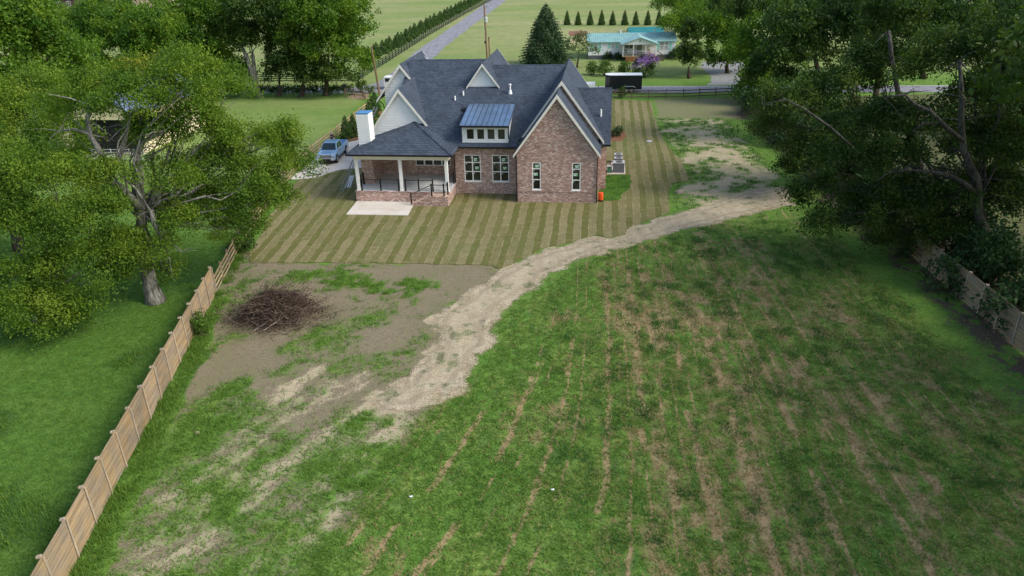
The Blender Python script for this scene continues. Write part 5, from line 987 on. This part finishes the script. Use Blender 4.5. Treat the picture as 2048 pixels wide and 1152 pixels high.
# ---- left side
t1 = tree('tree', 'large spreading elm with bare grey limbs and a yellowing top beside the plank fence', G(312, 603), [LB(470, 420, 45, 60, 40), LB(330, 415, 45.4, 46, 38), LB(395, 330, 46, 44, 34), LB(425, 262, 45.5, 50, 26), LB(380, 222, 45, 60, 24), LB(290, 250, 44.2, 46, 22), LB(500, 370, 45, 60, 50), LB(330, 140, 46, 95, 42), (LB(215, 175, 46, 85, 48)), LB(440, 175, 47, 62, 38), LB(270, 200, 43.5, 90, 45), LB(150, 220, 46, 60, 45), LB(365, 190, 44, 60, 35), LB(330, 265, 45, 60, 32), LB(400, 240, 44.5, 44, 30), LB(255, 255, 43, 40, 26), LB(310, 505, 42.4, 40, 34), LB(255, 545, 42, 34, 34), LB(340, 545, 44.6, 30, 24), LB(430, 300, 47.5, 40, 30),
    LB(510, 290, 47, 72, 46), LB(575, 335, 47, 46, 50), LB(450, 330, 46, 60, 50), LB(540, 395, 46.5, 52, 48), LB(430, 410, 46, 66, 46), LB(470, 455, 46, 55, 28), LB(350, 350, 44, 60, 40), LB(360, 440, 43.5, 50, 40), LB(230, 480, 43, 45, 40), LB(560, 270, 47.5, 40, 28)],
    .145, 'leaf_elm', .52, 'bark_grey', fork=P(283, 440, 44), seed=3, cov=5.4, clump=.8, twigs=8, sparse=.03, extra=[([LB(275, 130, 45.5, 42, 22)], 'leaf_yellow', 1.5)],
    limbs=[(PL(43.6, (284, 470), (283, 420), (279, 372), (279, 333), (272, 304), (291, 280), (330, 262)), .34, .09), (PL(43.4, (287, 420), (238, 372), (219, 362), (204, 309), (180, 270), (175, 241), (178, 210)), .26, .10), (PL(43.3, (221, 357), (243, 304), (257, 250), (262, 225)), .16, .07), (PL(43.3, (180, 268), (150, 258), (120, 262)), .10, .04), (PL(43.5, (300, 540), (330, 470), (350, 452), (400, 446)), .15, .06)],
    dead=[(PL(42.6, (238, 348), (270, 375), (300, 420), (310, 440), (335, 479), (364, 503)), .07, .03), (PL(42.6, (303, 420), (306, 445), (325, 480), (338, 512)), .16, .04)])
tree('tree', 'dense low drooping tree filling the left edge of the photo in front of the elm', G(70, 640), [LB(90, 360, 41.5, 100, 66), LB(190, 430, 41, 72, 62), LB(40, 460, 40, 80, 70), LB(150, 530, 40, 76, 52), LB(225, 545, 41.5, 42, 48), LB(95, 600, 39, 72, 40), LB(175, 600, 39.5, 48, 34), LB(30, 560, 39, 60, 46), LB(110, 450, 39.5, 60, 50), LB(-30, 400, 41, 90, 80), LB(215, 355, 42.5, 42, 36), LB(250, 500, 41.8, 40, 40), LB(120, 640, 38.6, 50, 24), LB(20, 630, 38.6, 60, 30)], .145, 'leaf_elm', .4, 'bark_grey', seed=5, cov=5.8, clump=.8, droop=.45, twigs=8)
tree('tree', 'bright green broad tree behind the drooping one at the far left', G(40, 500), [LB(50, 230, 54, 84, 60), LB(120, 270, 52, 66, 48), LB(10, 310, 50, 70, 60), LB(130, 330, 49, 50, 40), LB(-40, 240, 54, 80, 70), LB(60, 170, 56, 60, 36)], .16, 'leaf_elm', .4, seed=8, cov=5.5, clump=.85, tshift=.08)
BL = [  # clumps between the elm and the road
 ('tall rounded tree at the far left behind the drooping tree', (20, 330), 78, [(40, 170, 70, 50), (30, 90, 80, 70), (110, 110, 60, 55), (-20, 40, 70, 60), (60, 40, 60, 50), (100, 180, 60, 40)], 'leaf_row', .05),
 ('pale olive tree top at the upper left, left of the distant houses', (90, 250), 130, [(88, 45, 42, 34), (130, 40, 30, 30), (55, 20, 40, 30)], 'leaf_pale', -.1),
 ('mid green tree in front of the distant brick house', (190, 240), 118, [(170, 150, 60, 40), (220, 160, 50, 40), (180, 70, 62, 42), (235, 40, 50, 36), (150, 100, 50, 36), (205, 20, 50, 25)], 'leaf_row', 0.),
 ('wide tree left of the barn roof in the roadside row', (280, 225), 112, [(265, 150, 56, 40), (270, 75, 62, 48), (225, 95, 45, 40), (310, 55, 52, 40), (300, 105, 40, 25)], 'leaf_row', .05),
 ('dark roadside tree with a broad leafy crown above the barn', (372, 205), 116, [(340, 160, 34, 34), (385, 165, 36, 26), (372, 35, 62, 46), (345, 75, 42, 36), (410, 70, 48, 46), (395, 120, 48, 40), (360, 120, 30, 24)], 'leaf_row', 0.),
 ('roadside tree with a full bright top left of the leaning trunk', (425, 195), 117, [(440, 165, 34, 22), (430, 30, 48, 50), (448, 90, 40, 40), (455, 140, 40, 32), (418, 140, 40, 36)], 'leaf_row', .06),
 ('thin roadside tree with a pale leaning trunk', (518, 193), 116, [(500, 30, 46, 50), (480, 75, 36, 34), (520, 70, 30, 30)], 'leaf_deep', .05),
 ('ivy clad roadside trunk with a small dark crown', (556, 191), 117, [(550, 40, 40, 46), (548, 140, 16, 42), (570, 85, 34, 30)], 'leaf_deep', 0.),
 ('largest roadside tree with a tall rounded bright green crown', (652, 191), 116.5, [(650, 30, 72, 46), (610, 60, 54, 46), (695, 70, 46, 46), (655, 95, 56, 40), (705, 120, 38, 34), (620, 120, 40, 34), (680, 10, 60, 40), (640, -20, 60, 40)], 'leaf_row', .08),
 ('low shaded roadside tree hanging over the black fence', (600, 189), 116, [(592, 100, 42, 36), (625, 148, 36, 22), (575, 130, 26, 30), (668, 150, 40, 20)], 'leaf_deep', .05)]
for i, (lab, b, Y, lb, mm, ts) in enumerate(BL):
    q = P(b[0], b[1], Y); lobes = [LB(a, c, Y+(k % 3-1)*1.2, d*1.12, e*1.12) for k, (a, c, d, e) in enumerate(lb)]
    tree('tree', lab, (q[0], Y), lobes, .36, mm, .42 if i > 3 else .4, 'bark_dark' if i != 6 else 'bark_grey', seed=20+i, cov=6.6, clump=1.15, twigs=7, tshift=ts, group='trees along the near side of the road', sparse=.04, limbs=([(PL(Y-.4, (518, 193), (505, 150), (492, 110), (478, 82)), .5, .22)] if i == 6 else ()))
rngh = np.random.default_rng(77)
hx = np.linspace(440, 700, 26); hp = [G(a, 191.5-(a-440)*.004) for a in hx]
def shrub(name, label, x, y, r, h, mat, leaf=.2, cov=3.2, group=None, seed=1, cat='shrub', stems=True, clump=None, extra=None):
    rng = np.random.default_rng(seed+900); o = empty(name, (x, y, 0), 0, label, cat, group); org = (x, y, 0)
    lobes = [((x+rng.normal()*r*.2, y+rng.normal()*r*.2, h*z), (r*s, r*s, h*f)) for z, s, f in ((.20, .92, .26), (.42, 1.0, .34), (.66, .78, .33))]
    CC = crown('foliage', lobes, leaf, M[mat], o, rng, org, cov, clump or max(.3, r*.35), .2)
    if extra: crown('blossom', [((x, y-.2*r, h*.58), (r*1.1, r*1.05, h*.46))], leaf*.95, M[extra], o, rng, org, 2.4, max(.25, r*.24), 0.)
    m = MB()
    for k in range(6): q = CC[k % 3][k]; m.tube([(0, 0, -.05), (np.array(q)-org)*.5, np.array(q)-org], [.05+r*.02, .035, .01], 5)
    m.build('stem', M['bark_dark'], o); return o
hm = MB(); HC = []
for k, (a, b) in enumerate(hp): HC.append(((a, b, .75), (1.1, .6, .85)))
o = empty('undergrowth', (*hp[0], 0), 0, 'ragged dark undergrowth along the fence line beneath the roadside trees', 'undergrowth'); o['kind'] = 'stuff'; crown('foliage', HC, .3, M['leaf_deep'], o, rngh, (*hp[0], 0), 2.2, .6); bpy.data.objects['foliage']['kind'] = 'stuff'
for i, a in enumerate((0, 3, 6, 8, 14, 20)): pass
# ---- right side
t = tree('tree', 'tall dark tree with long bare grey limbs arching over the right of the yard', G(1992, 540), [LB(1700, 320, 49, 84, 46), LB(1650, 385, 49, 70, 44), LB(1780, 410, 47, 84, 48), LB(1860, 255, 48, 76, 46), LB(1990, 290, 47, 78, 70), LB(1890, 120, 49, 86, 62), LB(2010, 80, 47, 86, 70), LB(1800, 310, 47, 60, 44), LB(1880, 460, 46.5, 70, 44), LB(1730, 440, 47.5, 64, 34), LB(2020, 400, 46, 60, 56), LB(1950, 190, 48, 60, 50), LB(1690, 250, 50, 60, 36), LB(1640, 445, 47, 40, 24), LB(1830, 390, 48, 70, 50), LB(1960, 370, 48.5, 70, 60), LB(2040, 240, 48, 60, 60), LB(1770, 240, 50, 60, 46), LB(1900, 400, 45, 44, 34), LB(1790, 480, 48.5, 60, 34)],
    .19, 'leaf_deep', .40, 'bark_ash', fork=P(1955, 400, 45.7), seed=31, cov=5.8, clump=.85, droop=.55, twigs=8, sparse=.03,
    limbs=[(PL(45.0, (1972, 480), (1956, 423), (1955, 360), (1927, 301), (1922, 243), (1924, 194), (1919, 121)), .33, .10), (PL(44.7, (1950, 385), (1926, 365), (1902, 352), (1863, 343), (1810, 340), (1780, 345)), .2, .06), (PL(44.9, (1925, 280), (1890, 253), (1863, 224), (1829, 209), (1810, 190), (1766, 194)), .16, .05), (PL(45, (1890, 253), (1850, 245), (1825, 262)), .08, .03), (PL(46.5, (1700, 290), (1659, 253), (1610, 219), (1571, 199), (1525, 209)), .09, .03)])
RT = [
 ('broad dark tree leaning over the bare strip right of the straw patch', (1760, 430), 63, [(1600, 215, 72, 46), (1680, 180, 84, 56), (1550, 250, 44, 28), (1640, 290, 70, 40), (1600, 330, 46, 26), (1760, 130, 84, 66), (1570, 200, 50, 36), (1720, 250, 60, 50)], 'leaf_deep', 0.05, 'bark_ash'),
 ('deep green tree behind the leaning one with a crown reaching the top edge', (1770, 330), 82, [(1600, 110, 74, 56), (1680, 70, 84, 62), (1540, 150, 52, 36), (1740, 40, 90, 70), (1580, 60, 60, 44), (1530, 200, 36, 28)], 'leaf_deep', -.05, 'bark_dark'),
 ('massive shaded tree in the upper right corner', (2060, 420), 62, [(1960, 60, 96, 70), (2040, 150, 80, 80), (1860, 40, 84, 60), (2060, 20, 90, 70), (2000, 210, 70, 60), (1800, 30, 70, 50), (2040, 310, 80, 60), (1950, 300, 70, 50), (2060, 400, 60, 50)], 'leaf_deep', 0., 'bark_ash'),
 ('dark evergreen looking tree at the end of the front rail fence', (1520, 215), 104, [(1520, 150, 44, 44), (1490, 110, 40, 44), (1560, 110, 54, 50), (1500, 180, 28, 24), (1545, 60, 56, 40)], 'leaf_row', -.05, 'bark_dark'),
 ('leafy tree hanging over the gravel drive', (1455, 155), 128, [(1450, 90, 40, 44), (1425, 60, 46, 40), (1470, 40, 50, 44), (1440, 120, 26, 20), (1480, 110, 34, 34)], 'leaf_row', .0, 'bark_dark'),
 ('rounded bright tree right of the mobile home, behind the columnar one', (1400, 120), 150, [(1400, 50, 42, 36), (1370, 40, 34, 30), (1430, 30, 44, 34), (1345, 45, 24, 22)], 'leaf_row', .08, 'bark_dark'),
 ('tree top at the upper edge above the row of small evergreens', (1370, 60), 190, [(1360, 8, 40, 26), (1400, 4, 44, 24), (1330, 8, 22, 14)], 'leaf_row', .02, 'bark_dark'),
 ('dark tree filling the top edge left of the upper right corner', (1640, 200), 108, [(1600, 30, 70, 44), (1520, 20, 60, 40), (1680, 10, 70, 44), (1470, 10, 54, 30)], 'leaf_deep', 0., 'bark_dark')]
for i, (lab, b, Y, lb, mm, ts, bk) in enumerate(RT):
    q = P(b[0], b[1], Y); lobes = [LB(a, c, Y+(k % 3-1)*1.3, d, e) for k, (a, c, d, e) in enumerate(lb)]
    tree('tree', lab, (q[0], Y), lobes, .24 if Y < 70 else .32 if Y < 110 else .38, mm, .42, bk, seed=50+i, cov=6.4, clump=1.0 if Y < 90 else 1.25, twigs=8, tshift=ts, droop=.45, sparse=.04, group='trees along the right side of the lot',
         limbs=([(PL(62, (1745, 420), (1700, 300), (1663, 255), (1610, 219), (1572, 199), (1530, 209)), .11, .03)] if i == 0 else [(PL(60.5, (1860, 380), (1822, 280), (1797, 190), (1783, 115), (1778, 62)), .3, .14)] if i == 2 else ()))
tree('columnar_tree', 'dark ivy covered multi stem tree on the lawn right of the mobile home', G(1375, 156), [LB(1380, 84, 124.8, 21, 46), LB(1390, 118, 124, 22, 28), LB(1370, 118, 125, 12, 22), LB(1382, 66, 124.5, 16, 26)], .34, 'leaf_deep', .2, 'bark_dark', seed=71, cov=6., clump=.7, stems=4)
# understory by the shaded fence
for i, (px, py, Y, r, h, l) in enumerate(((1985, 720, 37.4, 1.7, 3.0, 'dark broad leaved bush bulging over the shaded plank fence'), (1890, 585, 42.0, 1.2, 2.6, 'dark sapling growing through the middle of the shaded plank fence'), (2070, 640, 40, 2.2, 4.6, 'large dark bush behind the near end of the shaded plank fence'), (1960, 560, 43.5, 2.0, 4.4, 'dark bush at the foot of the bare limbed tree'), (1890, 500, 48.5, 2.0, 4.0, 'dark bush behind the far end of the shaded plank fence'), (1725, 470, 56, 2.2, 4.0, 'drooping bush over the rail fence under the right hand trees'), (1650, 380, 66, 2.4, 4.2, 'dark bush at the edge of the bare strip'), (1560, 300, 80, 2.4, 4.0, 'bush by the rail fence near the top of the straw patch'), (1500, 240, 96, 2.0, 3.4, 'bush at the corner of the front rail fence'))):
    q = P(px, py, Y); shrub('shrub', l, q[0]+.3, Y, r, h, 'leaf_oak', .30, 3.0, 'bushes along the right hand fence', seed=i, clump=.7)
rb = random.Random(4)
for i, Y in enumerate(np.arange(38, 104, 4.6)):
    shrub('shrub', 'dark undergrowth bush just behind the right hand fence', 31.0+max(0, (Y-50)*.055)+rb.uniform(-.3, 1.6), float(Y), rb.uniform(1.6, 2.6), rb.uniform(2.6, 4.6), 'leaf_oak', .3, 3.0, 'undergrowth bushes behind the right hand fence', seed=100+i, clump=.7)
# far side trees so the place goes on; unseen near-right ones added for shade
for i, (x, y, r, h) in enumerate(((56, 62, 8, 15), (60, 84, 9, 16), (52, 104, 8, 15), (66, 118, 9, 15), (43, 42, 7, 20), (33.5, 28, 6.5, 21), (32, 18.5, 6.5, 21), (36.5, 36.5, 6.5, 21), (43, 24, 7, 20), (34, 8, 7, 20), (-62, 60, 8, 14), (-70, 90, 9, 15), (-58, 128, 8, 13), (70, 150, 9, 13), (58, 142, 7, 12), (-90, 150, 9, 13), (-52, 40, 6, 12))):
    rng = np.random.default_rng(i+300)
    lobes = [((x+rng.normal()*r*.45, y+rng.normal()*r*.4, h*rng.uniform(.5, .82)), (r*rng.uniform(.4, .6), r*.5, h*.19)) for _ in range(6)]
    tree('tree', ['tall backdrop tree beyond the right hand fence', 'tall backdrop tree beyond the left neighbour lawn'][x < 0], (x, y), lobes, .45, 'leaf_deep' if x > 0 else 'leaf_row', .4, seed=200+i, cov=4., clump=1.3, twigs=5, group=['backdrop trees on the right', 'backdrop trees on the left'][x < 0])
# conifers
def conifer(name, label, x, y, h, r, mat, leaf, n, group=None, seed=1, ragged=.25, base=.04, cat='conifer', stem=True):
    rng = np.random.default_rng(seed+40); o = empty(name, (x, y, 0), 0, label, cat, group)
    z = base+(1-base)*(1-np.sqrt(rng.random(n))); a = rng.uniform(0, 6.283, n); nb = max(6, int(h*2.2)); lay = .5+.5*np.cos(z*nb*6.283+rng.integers(0, 4)+3*np.sin(a*3))
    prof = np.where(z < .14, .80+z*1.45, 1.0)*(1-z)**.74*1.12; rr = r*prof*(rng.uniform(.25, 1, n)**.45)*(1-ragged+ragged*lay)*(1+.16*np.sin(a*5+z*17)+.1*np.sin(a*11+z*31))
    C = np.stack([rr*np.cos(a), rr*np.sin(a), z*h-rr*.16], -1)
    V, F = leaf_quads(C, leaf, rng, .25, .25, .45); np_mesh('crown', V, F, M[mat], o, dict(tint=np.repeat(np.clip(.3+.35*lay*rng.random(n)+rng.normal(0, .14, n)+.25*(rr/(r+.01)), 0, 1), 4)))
    if stem: MB().tube([(0, 0, -.1), (0, 0, h*.5), (0, 0, h*.95)], [r*.09+.03, r*.05+.015, .01], 7).build('trunk', M['bark_dark'], o)
    return o
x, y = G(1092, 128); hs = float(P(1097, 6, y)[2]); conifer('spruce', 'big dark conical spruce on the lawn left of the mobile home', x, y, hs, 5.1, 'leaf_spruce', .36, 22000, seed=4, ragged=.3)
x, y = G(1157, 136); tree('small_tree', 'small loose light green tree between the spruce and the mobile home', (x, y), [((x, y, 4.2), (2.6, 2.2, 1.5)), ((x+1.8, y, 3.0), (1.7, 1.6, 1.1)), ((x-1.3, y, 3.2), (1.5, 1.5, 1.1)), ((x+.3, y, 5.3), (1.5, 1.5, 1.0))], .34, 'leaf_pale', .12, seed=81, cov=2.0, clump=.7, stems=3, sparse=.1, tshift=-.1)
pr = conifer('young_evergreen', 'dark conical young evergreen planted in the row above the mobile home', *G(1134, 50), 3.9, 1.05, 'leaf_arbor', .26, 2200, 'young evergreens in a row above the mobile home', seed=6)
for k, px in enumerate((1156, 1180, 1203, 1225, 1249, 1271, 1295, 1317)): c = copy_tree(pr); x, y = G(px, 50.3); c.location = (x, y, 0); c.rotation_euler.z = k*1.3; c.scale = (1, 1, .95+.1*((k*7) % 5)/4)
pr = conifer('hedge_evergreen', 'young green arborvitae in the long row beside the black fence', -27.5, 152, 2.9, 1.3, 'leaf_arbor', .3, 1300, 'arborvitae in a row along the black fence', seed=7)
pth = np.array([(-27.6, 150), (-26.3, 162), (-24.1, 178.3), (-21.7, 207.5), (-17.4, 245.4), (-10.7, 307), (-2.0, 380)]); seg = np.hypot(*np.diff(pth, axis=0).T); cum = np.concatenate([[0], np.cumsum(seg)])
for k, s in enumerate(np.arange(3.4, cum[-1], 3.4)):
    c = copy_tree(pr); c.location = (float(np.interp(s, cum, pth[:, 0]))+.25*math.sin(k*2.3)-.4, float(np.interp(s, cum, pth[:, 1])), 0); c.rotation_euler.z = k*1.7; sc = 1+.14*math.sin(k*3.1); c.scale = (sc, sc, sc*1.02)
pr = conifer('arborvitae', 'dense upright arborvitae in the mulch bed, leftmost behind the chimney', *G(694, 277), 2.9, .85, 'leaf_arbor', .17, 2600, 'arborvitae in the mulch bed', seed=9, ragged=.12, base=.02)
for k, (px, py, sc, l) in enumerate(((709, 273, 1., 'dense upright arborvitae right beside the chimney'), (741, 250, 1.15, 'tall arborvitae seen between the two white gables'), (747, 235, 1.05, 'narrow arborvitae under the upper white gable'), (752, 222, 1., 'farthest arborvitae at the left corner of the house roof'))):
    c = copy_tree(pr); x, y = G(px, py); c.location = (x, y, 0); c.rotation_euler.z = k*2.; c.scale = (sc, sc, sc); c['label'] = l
# yard shrubs
for k, (px, py, r, h, l) in enumerate(((1183, 150, 1.15, 2.5, 'round green shrub on the mobile home lawn, leftmost of three'), (1210, 152, 1.35, 2.9, 'fullest round green shrub, in the middle of three on the lawn'), (1247, 150, 1.2, 2.5, 'round green shrub just left of the purple bush'))):
    shrub('shrub', l, *G(px, py), r, h, 'leaf_shrub', .26, 3.2, 'round shrubs on the mobile home lawn', seed=20+k)
shrub('flowering_shrub', 'large bush covered in purple blossom behind the black trailer', *G(1288, 155), 2.0, 4.1, 'leaf_deep', .27, 3.2, seed=30, extra='blossom')
for k, (x, y, r, h, l) in enumerate(((20.0, 147.0, .9, 1.6, 'dark foundation bush left of the covered deck'), (21.6, 146.8, .8, 1.4, 'small dark bush next to the deck lattice'), (33.0, 145.4, 1.5, 2.6, 'grey green bush at the right corner of the mobile home'))): shrub('shrub', l, x, y, r, h, 'leaf_deep', .26, 3., 'foundation bushes of the mobile home', seed=40+k)
shrub('shrub', 'dark little bush in the mulch at the right corner of the brick house', *G(1233, 273), .75, 1.3, 'leaf_oak', .16, 3.2, seed=50)
shrub('shrub', 'single young bush standing at the front rail fence', *G(1243, 196), .6, 1.9, 'leaf_deep', .2, 3.2, seed=51)
shrub('vine', 'bright green vine spilling down the plank fence by the brush pile', -19.0+.12, 38.9, .55, 1.5, 'leaf_shrub', .14, 3.4, seed=52, cat='vine')
shrub('shrub', 'leafy bush growing at the post of the mailbox fence', *G(722, 185), .9, 2.2, 'leaf_shrub', .26, 3., seed=53)
shrub('shrub', 'low scrubby bush by the road right of the mailbox', *G(740, 187), .8, 1.3, 'leaf_pale', .26, 2.5, seed=54)
shrub('shrub', 'bush where the rail fence disappears behind the elm foliage', *G(492, 500), 1.1, 2.0, 'leaf_deep', .2, 3., seed=55)
# ---- brush pile
def brush():
    x, y = G(562, 638); r = empty('brush_pile', (x, y, 0), -.1, 'big heap of cut brown branches with dead leaves on the patchy ground', 'brush pile'); rng = np.random.default_rng(5)
    def hgt(a, b): return 1.7*np.exp(-((a+.6)/2.0)**2-(b/1.5)**2)+1.25*np.exp(-((a-1.7)/1.4)**2-((b+.3)/1.1)**2)
    m = MB(); tips = []
    for k in range(950):
        sc_ = 2.0 if k < 60 else 1.; a, b = rng.normal()*1.15*sc_-.1, rng.normal()*.72*sc_; h = hgt(a, b)*rng.uniform(.1, 1.05)+.04; th = rng.normal()*.9+(math.pi if rng.random() < .5 else 0); L = rng.uniform(.5, 1.7); dz = rng.normal()*.35+.25*(h > .3)
        d = np.array((math.cos(th), math.sin(th), dz)); p0 = np.array((a, b, h)); p1 = p0+d*L*.5+rng.normal(size=3)*.07; p2 = p0+d*L+rng.normal(size=3)*.16+(0, 0, .06); p2[2] = max(.05, p2[2]); p1[2] = max(.04, p1[2])
        w = rng.uniform(.008, .022); m.tube([p0, p1, p2], [w, w*.7, w*.3], 4, caps=False); tips += [p1, p2]
    m.build('twigs', M['twig'], r)
    for i, (p0, p1, w) in enumerate((((-1.1, -1.95, .08), (.9, -.1, 1.05), .055), ((-.5, -1.95, .1), (1.1, -.5, .95), .04), ((.3, -.4, .9), (1.6, .6, 1.3), .03), ((-1.6, .8, 1.3), (.6, .3, 1.1), .035), ((-.9, .9, 1.2), (-1.3, .5, 1.75), .03), ((1.5, -1.2, .3), (1.9, -.1, .95), .03), ((-.1, -.2, 1.2), (.9, 1.0, 1.15), .03), ((-2.9, .7, .12), (-1.3, .45, .9), .03), ((.1, -1.0, .7), (2.4, .1, .9), .028))):
        p0, p1 = np.array(p0), np.array(p1); c = MB(); c.tube(bez(p0, p1, rng.normal(size=3)*.12, 6), np.linspace(w, w*.4, 6), 6)
        for _ in range(4): s = p0+(p1-p0)*rng.uniform(.4, .95); c.tube([s, s+rng.normal(size=3)*.35+(0, 0, .1)], [w*.4, w*.1], 4, caps=False)
        c.build('branch', M['deadwood'], r, smooth=True)
    n = 9000; a, b = rng.normal(size=n)*1.2-.1, rng.normal(size=n)*.75; h = np.maximum(.05, hgt(a, b)*rng.uniform(.25, 1.12, n)); C = np.stack([a, b, h], -1); t = np.array(tips); C = np.concatenate([C, t[rng.integers(0, len(t), 4500)]+rng.normal(size=(4500, 3))*.10]); C = C[C[:, 2] > .02]
    V, F = leaf_quads(C, .105, rng, .1, .2, .6); o = np_mesh('dead_leaves', V, F, M['dead_leaf'], r, dict(tint=np.repeat(rng.random(len(C)), 4))); o['kind'] = 'stuff'
brush()
# ---- grass and weeds as real blades
def tufts(name, N, region, hmin, hmax, mat, blades, wid, seed, tfun=None, spread=.10):
    rng = np.random.default_rng(seed); x0, x1, y0, y1 = region; n = N*4; x, y = rng.uniform(x0, x1, n), rng.uniform(y0, y1, n); p = tfun(x, y); k = rng.random(n) < p; x, y, p = x[k][:N], y[k][:N], p[k][:N]; n = len(x)
    X = np.repeat(x, blades)+rng.normal(size=n*blades)*spread; Y = np.repeat(y, blades)+rng.normal(size=n*blades)*spread; hh = np.repeat(rng.uniform(hmin, hmax, n)*(.6+.4*p), blades)*rng.uniform(.6, 1.2, n*blades)
    th = rng.uniform(0, 6.283, n*blades); lean = rng.uniform(.2, .9, n*blades)*hh; dx, dy = np.cos(th), np.sin(th); z = np.zeros_like(X)+.01; w = wid*rng.uniform(.6, 1.4, n*blades)/2
    V = np.stack([np.stack([X-dy*w, Y+dx*w, z], -1), np.stack([X+dy*w, Y-dx*w, z], -1), np.stack([X+dx*np.maximum(lean, .10), Y+dy*np.maximum(lean, .10), z+hh+.03*(name == 'straw')], -1)], 1).reshape(-1, 3)
    t = np.clip(np.repeat(rng.random(n), blades)*.7+rng.random(n*blades)*.3, 0, 1); o = np_mesh(name, V, np.arange(len(V)).reshape(-1, 3), M[mat], None, dict(tint=np.repeat(t, 3))); return tag(o, {'grass': None}.get(name), None, None, 'stuff')
tufts('field_grass', 24000, (-8, 29, 17, 56), .05, .12, 'grass_blade', 7, .035, 1, lambda x, y: samp('field', x, y)*(1-samp('path', x, y))*np.clip(samp('green', x, y)*1.2-.1, 0, 1)*np.clip(1.2-(y-17)/60, .3, 1))
tufts('field_weeds', 15000, (-2, 29, 17, 58), .08, .24, 'weed_blade', 7, .04, 2, lambda x, y: samp('field', x, y)*(1-samp('path', x, y))*sm(fbm(row_s(x, y)*1.7, y*.75, 91)*.6+fbm(x*.2, y*.15, 93)*.15+fbm(x*2.6, y*2.6, 95)*.3, .55, .68)*sm(x, -3, 6)*.8, .16)
tufts('dry_grass', 16000, (-6, 28, 17, 52), .08, .22, 'dry_blade', 6, .03, 3, lambda x, y: samp('field', x, y)*(1-samp('path', x, y))*np.clip(1-samp('green', x, y), 0, 1)*.5, .14)
tufts('patch_grass', 20000, (-20, 4, 18, 52), .06, .20, 'grass_blade', 6, .035, 4, lambda x, y: samp('scrub', x, y)*(1-samp('path', x, y))*np.clip(samp('green', x, y)*1.3-.3, 0, 1))
tufts('lawn_grass', 30000, (-42, -17, 20, 56), .03, .10, 'grass_blade', 5, .035, 5, lambda x, y: (x < -17.3-.13*(y-19.3)-.2)*.55+0*x)
tufts('tall_grass', 1900, (-40, -17, 20, 46), .14, .34, 'grass_blade', 10, .035, 6, lambda x, y: (x < -17.0-.13*(y-19.3)-.2)*sm(samp('dark', x, y), .3, .8), .18)
tufts('fence_grass', 2600, (-23, -15, 18, 62), .2, .5, 'grass_blade', 9, .035, 7, lambda x, y: sm(1.0-np.abs(x+16.45+.13*(y-19.3)), .3, .9)*sm(fbm(y*.7, x*0, 97), .35, .6), .14)
tufts('straw', 9000, (-12, 29, 18, 96), .01, .035, 'dry_blade', 5, .03, 9, lambda x, y: np.maximum(samp('path', x, y)*.8, samp('straw', x, y)*.35), .22)
rng = np.random.default_rng(12); lx, ly = rng.uniform(17, 40, 16000), rng.uniform(18, 104, 16000); lk = rng.random(16000) < np.clip(samp('strip', lx, ly)+.06*(lx > 24-.12*(ly-40)), 0, 1); lx, ly = lx[lk], ly[lk]
V, F = leaf_quads(np.stack([lx, ly, lx*0+.05], -1), .13, rng, 1.5, 0., .6); tag(np_mesh('fallen_leaves', V, F, M['dry_blade'], None, dict(tint=np.repeat(rng.random(len(lx))**2*.8, 4))), kind='stuff')
tufts('weed_clumps', 2200, (-2, 30, 52, 95), .10, .28, 'weed_blade', 9, .05, 8, lambda x, y: np.maximum(samp('straw', x, y)*(samp('green', x, y) > .5), samp('weeds', x, y)), .16)

# ------------------------------------------------------------------ camera, sky, sun
cd = bpy.data.cameras.new('camera'); cam = bpy.data.objects.new('camera', cd); COL.objects.link(cam); S.camera = cam
cd.sensor_fit = 'HORIZONTAL'; cd.angle = 2*math.atan(1024/FOC); cd.clip_end = 6000; cd.clip_start = .5
mw = Matrix.Identity(4)
for i in range(3): mw[i][0], mw[i][1], mw[i][2] = _r[i], _u[i], -_f[i]
mw[2][3] = CAMH; cam.matrix_world = mw
S.render.resolution_x, S.render.resolution_y = 1024, 576
SE, SA = R(40), R(112)        # elevation, direction to the sun measured from +Y towards +X
w = bpy.data.worlds.new('World'); S.world = w; w.use_nodes = True; nt = w.node_tree; bg = nt.nodes['Background']; sky = nt.nodes.new('ShaderNodeTexSky'); sky.sky_type = 'NISHITA'; sky.sun_disc = False; sky.sun_elevation = SE; sky.sun_rotation = SA; sky.air_density = 1.2; sky.dust_density = 2.5; sky.ozone_density = 1.
nt.links.new(sky.outputs[0], bg.inputs['Color']); bg.inputs['Strength'].default_value = .14
sl = bpy.data.lights.new('sun', 'SUN'); sl.energy = 1.75; sl.angle = R(18); sl.color = (1., .96, .89); so = bpy.data.objects.new('sun', sl); COL.objects.link(so)
d = Vector((math.sin(SA)*math.cos(SE), math.cos(SA)*math.cos(SE), math.sin(SE))); so.rotation_euler = d.to_track_quat('Z', 'Y').to_euler()
S.view_settings.view_transform = 'Standard'; S.view_settings.look = 'None'; S.view_settings.exposure = .72; S.view_settings.gamma = 1.
S.render.engine = 'CYCLES'; S.cycles.max_bounces = 6; S.cycles.transparent_max_bounces = 4
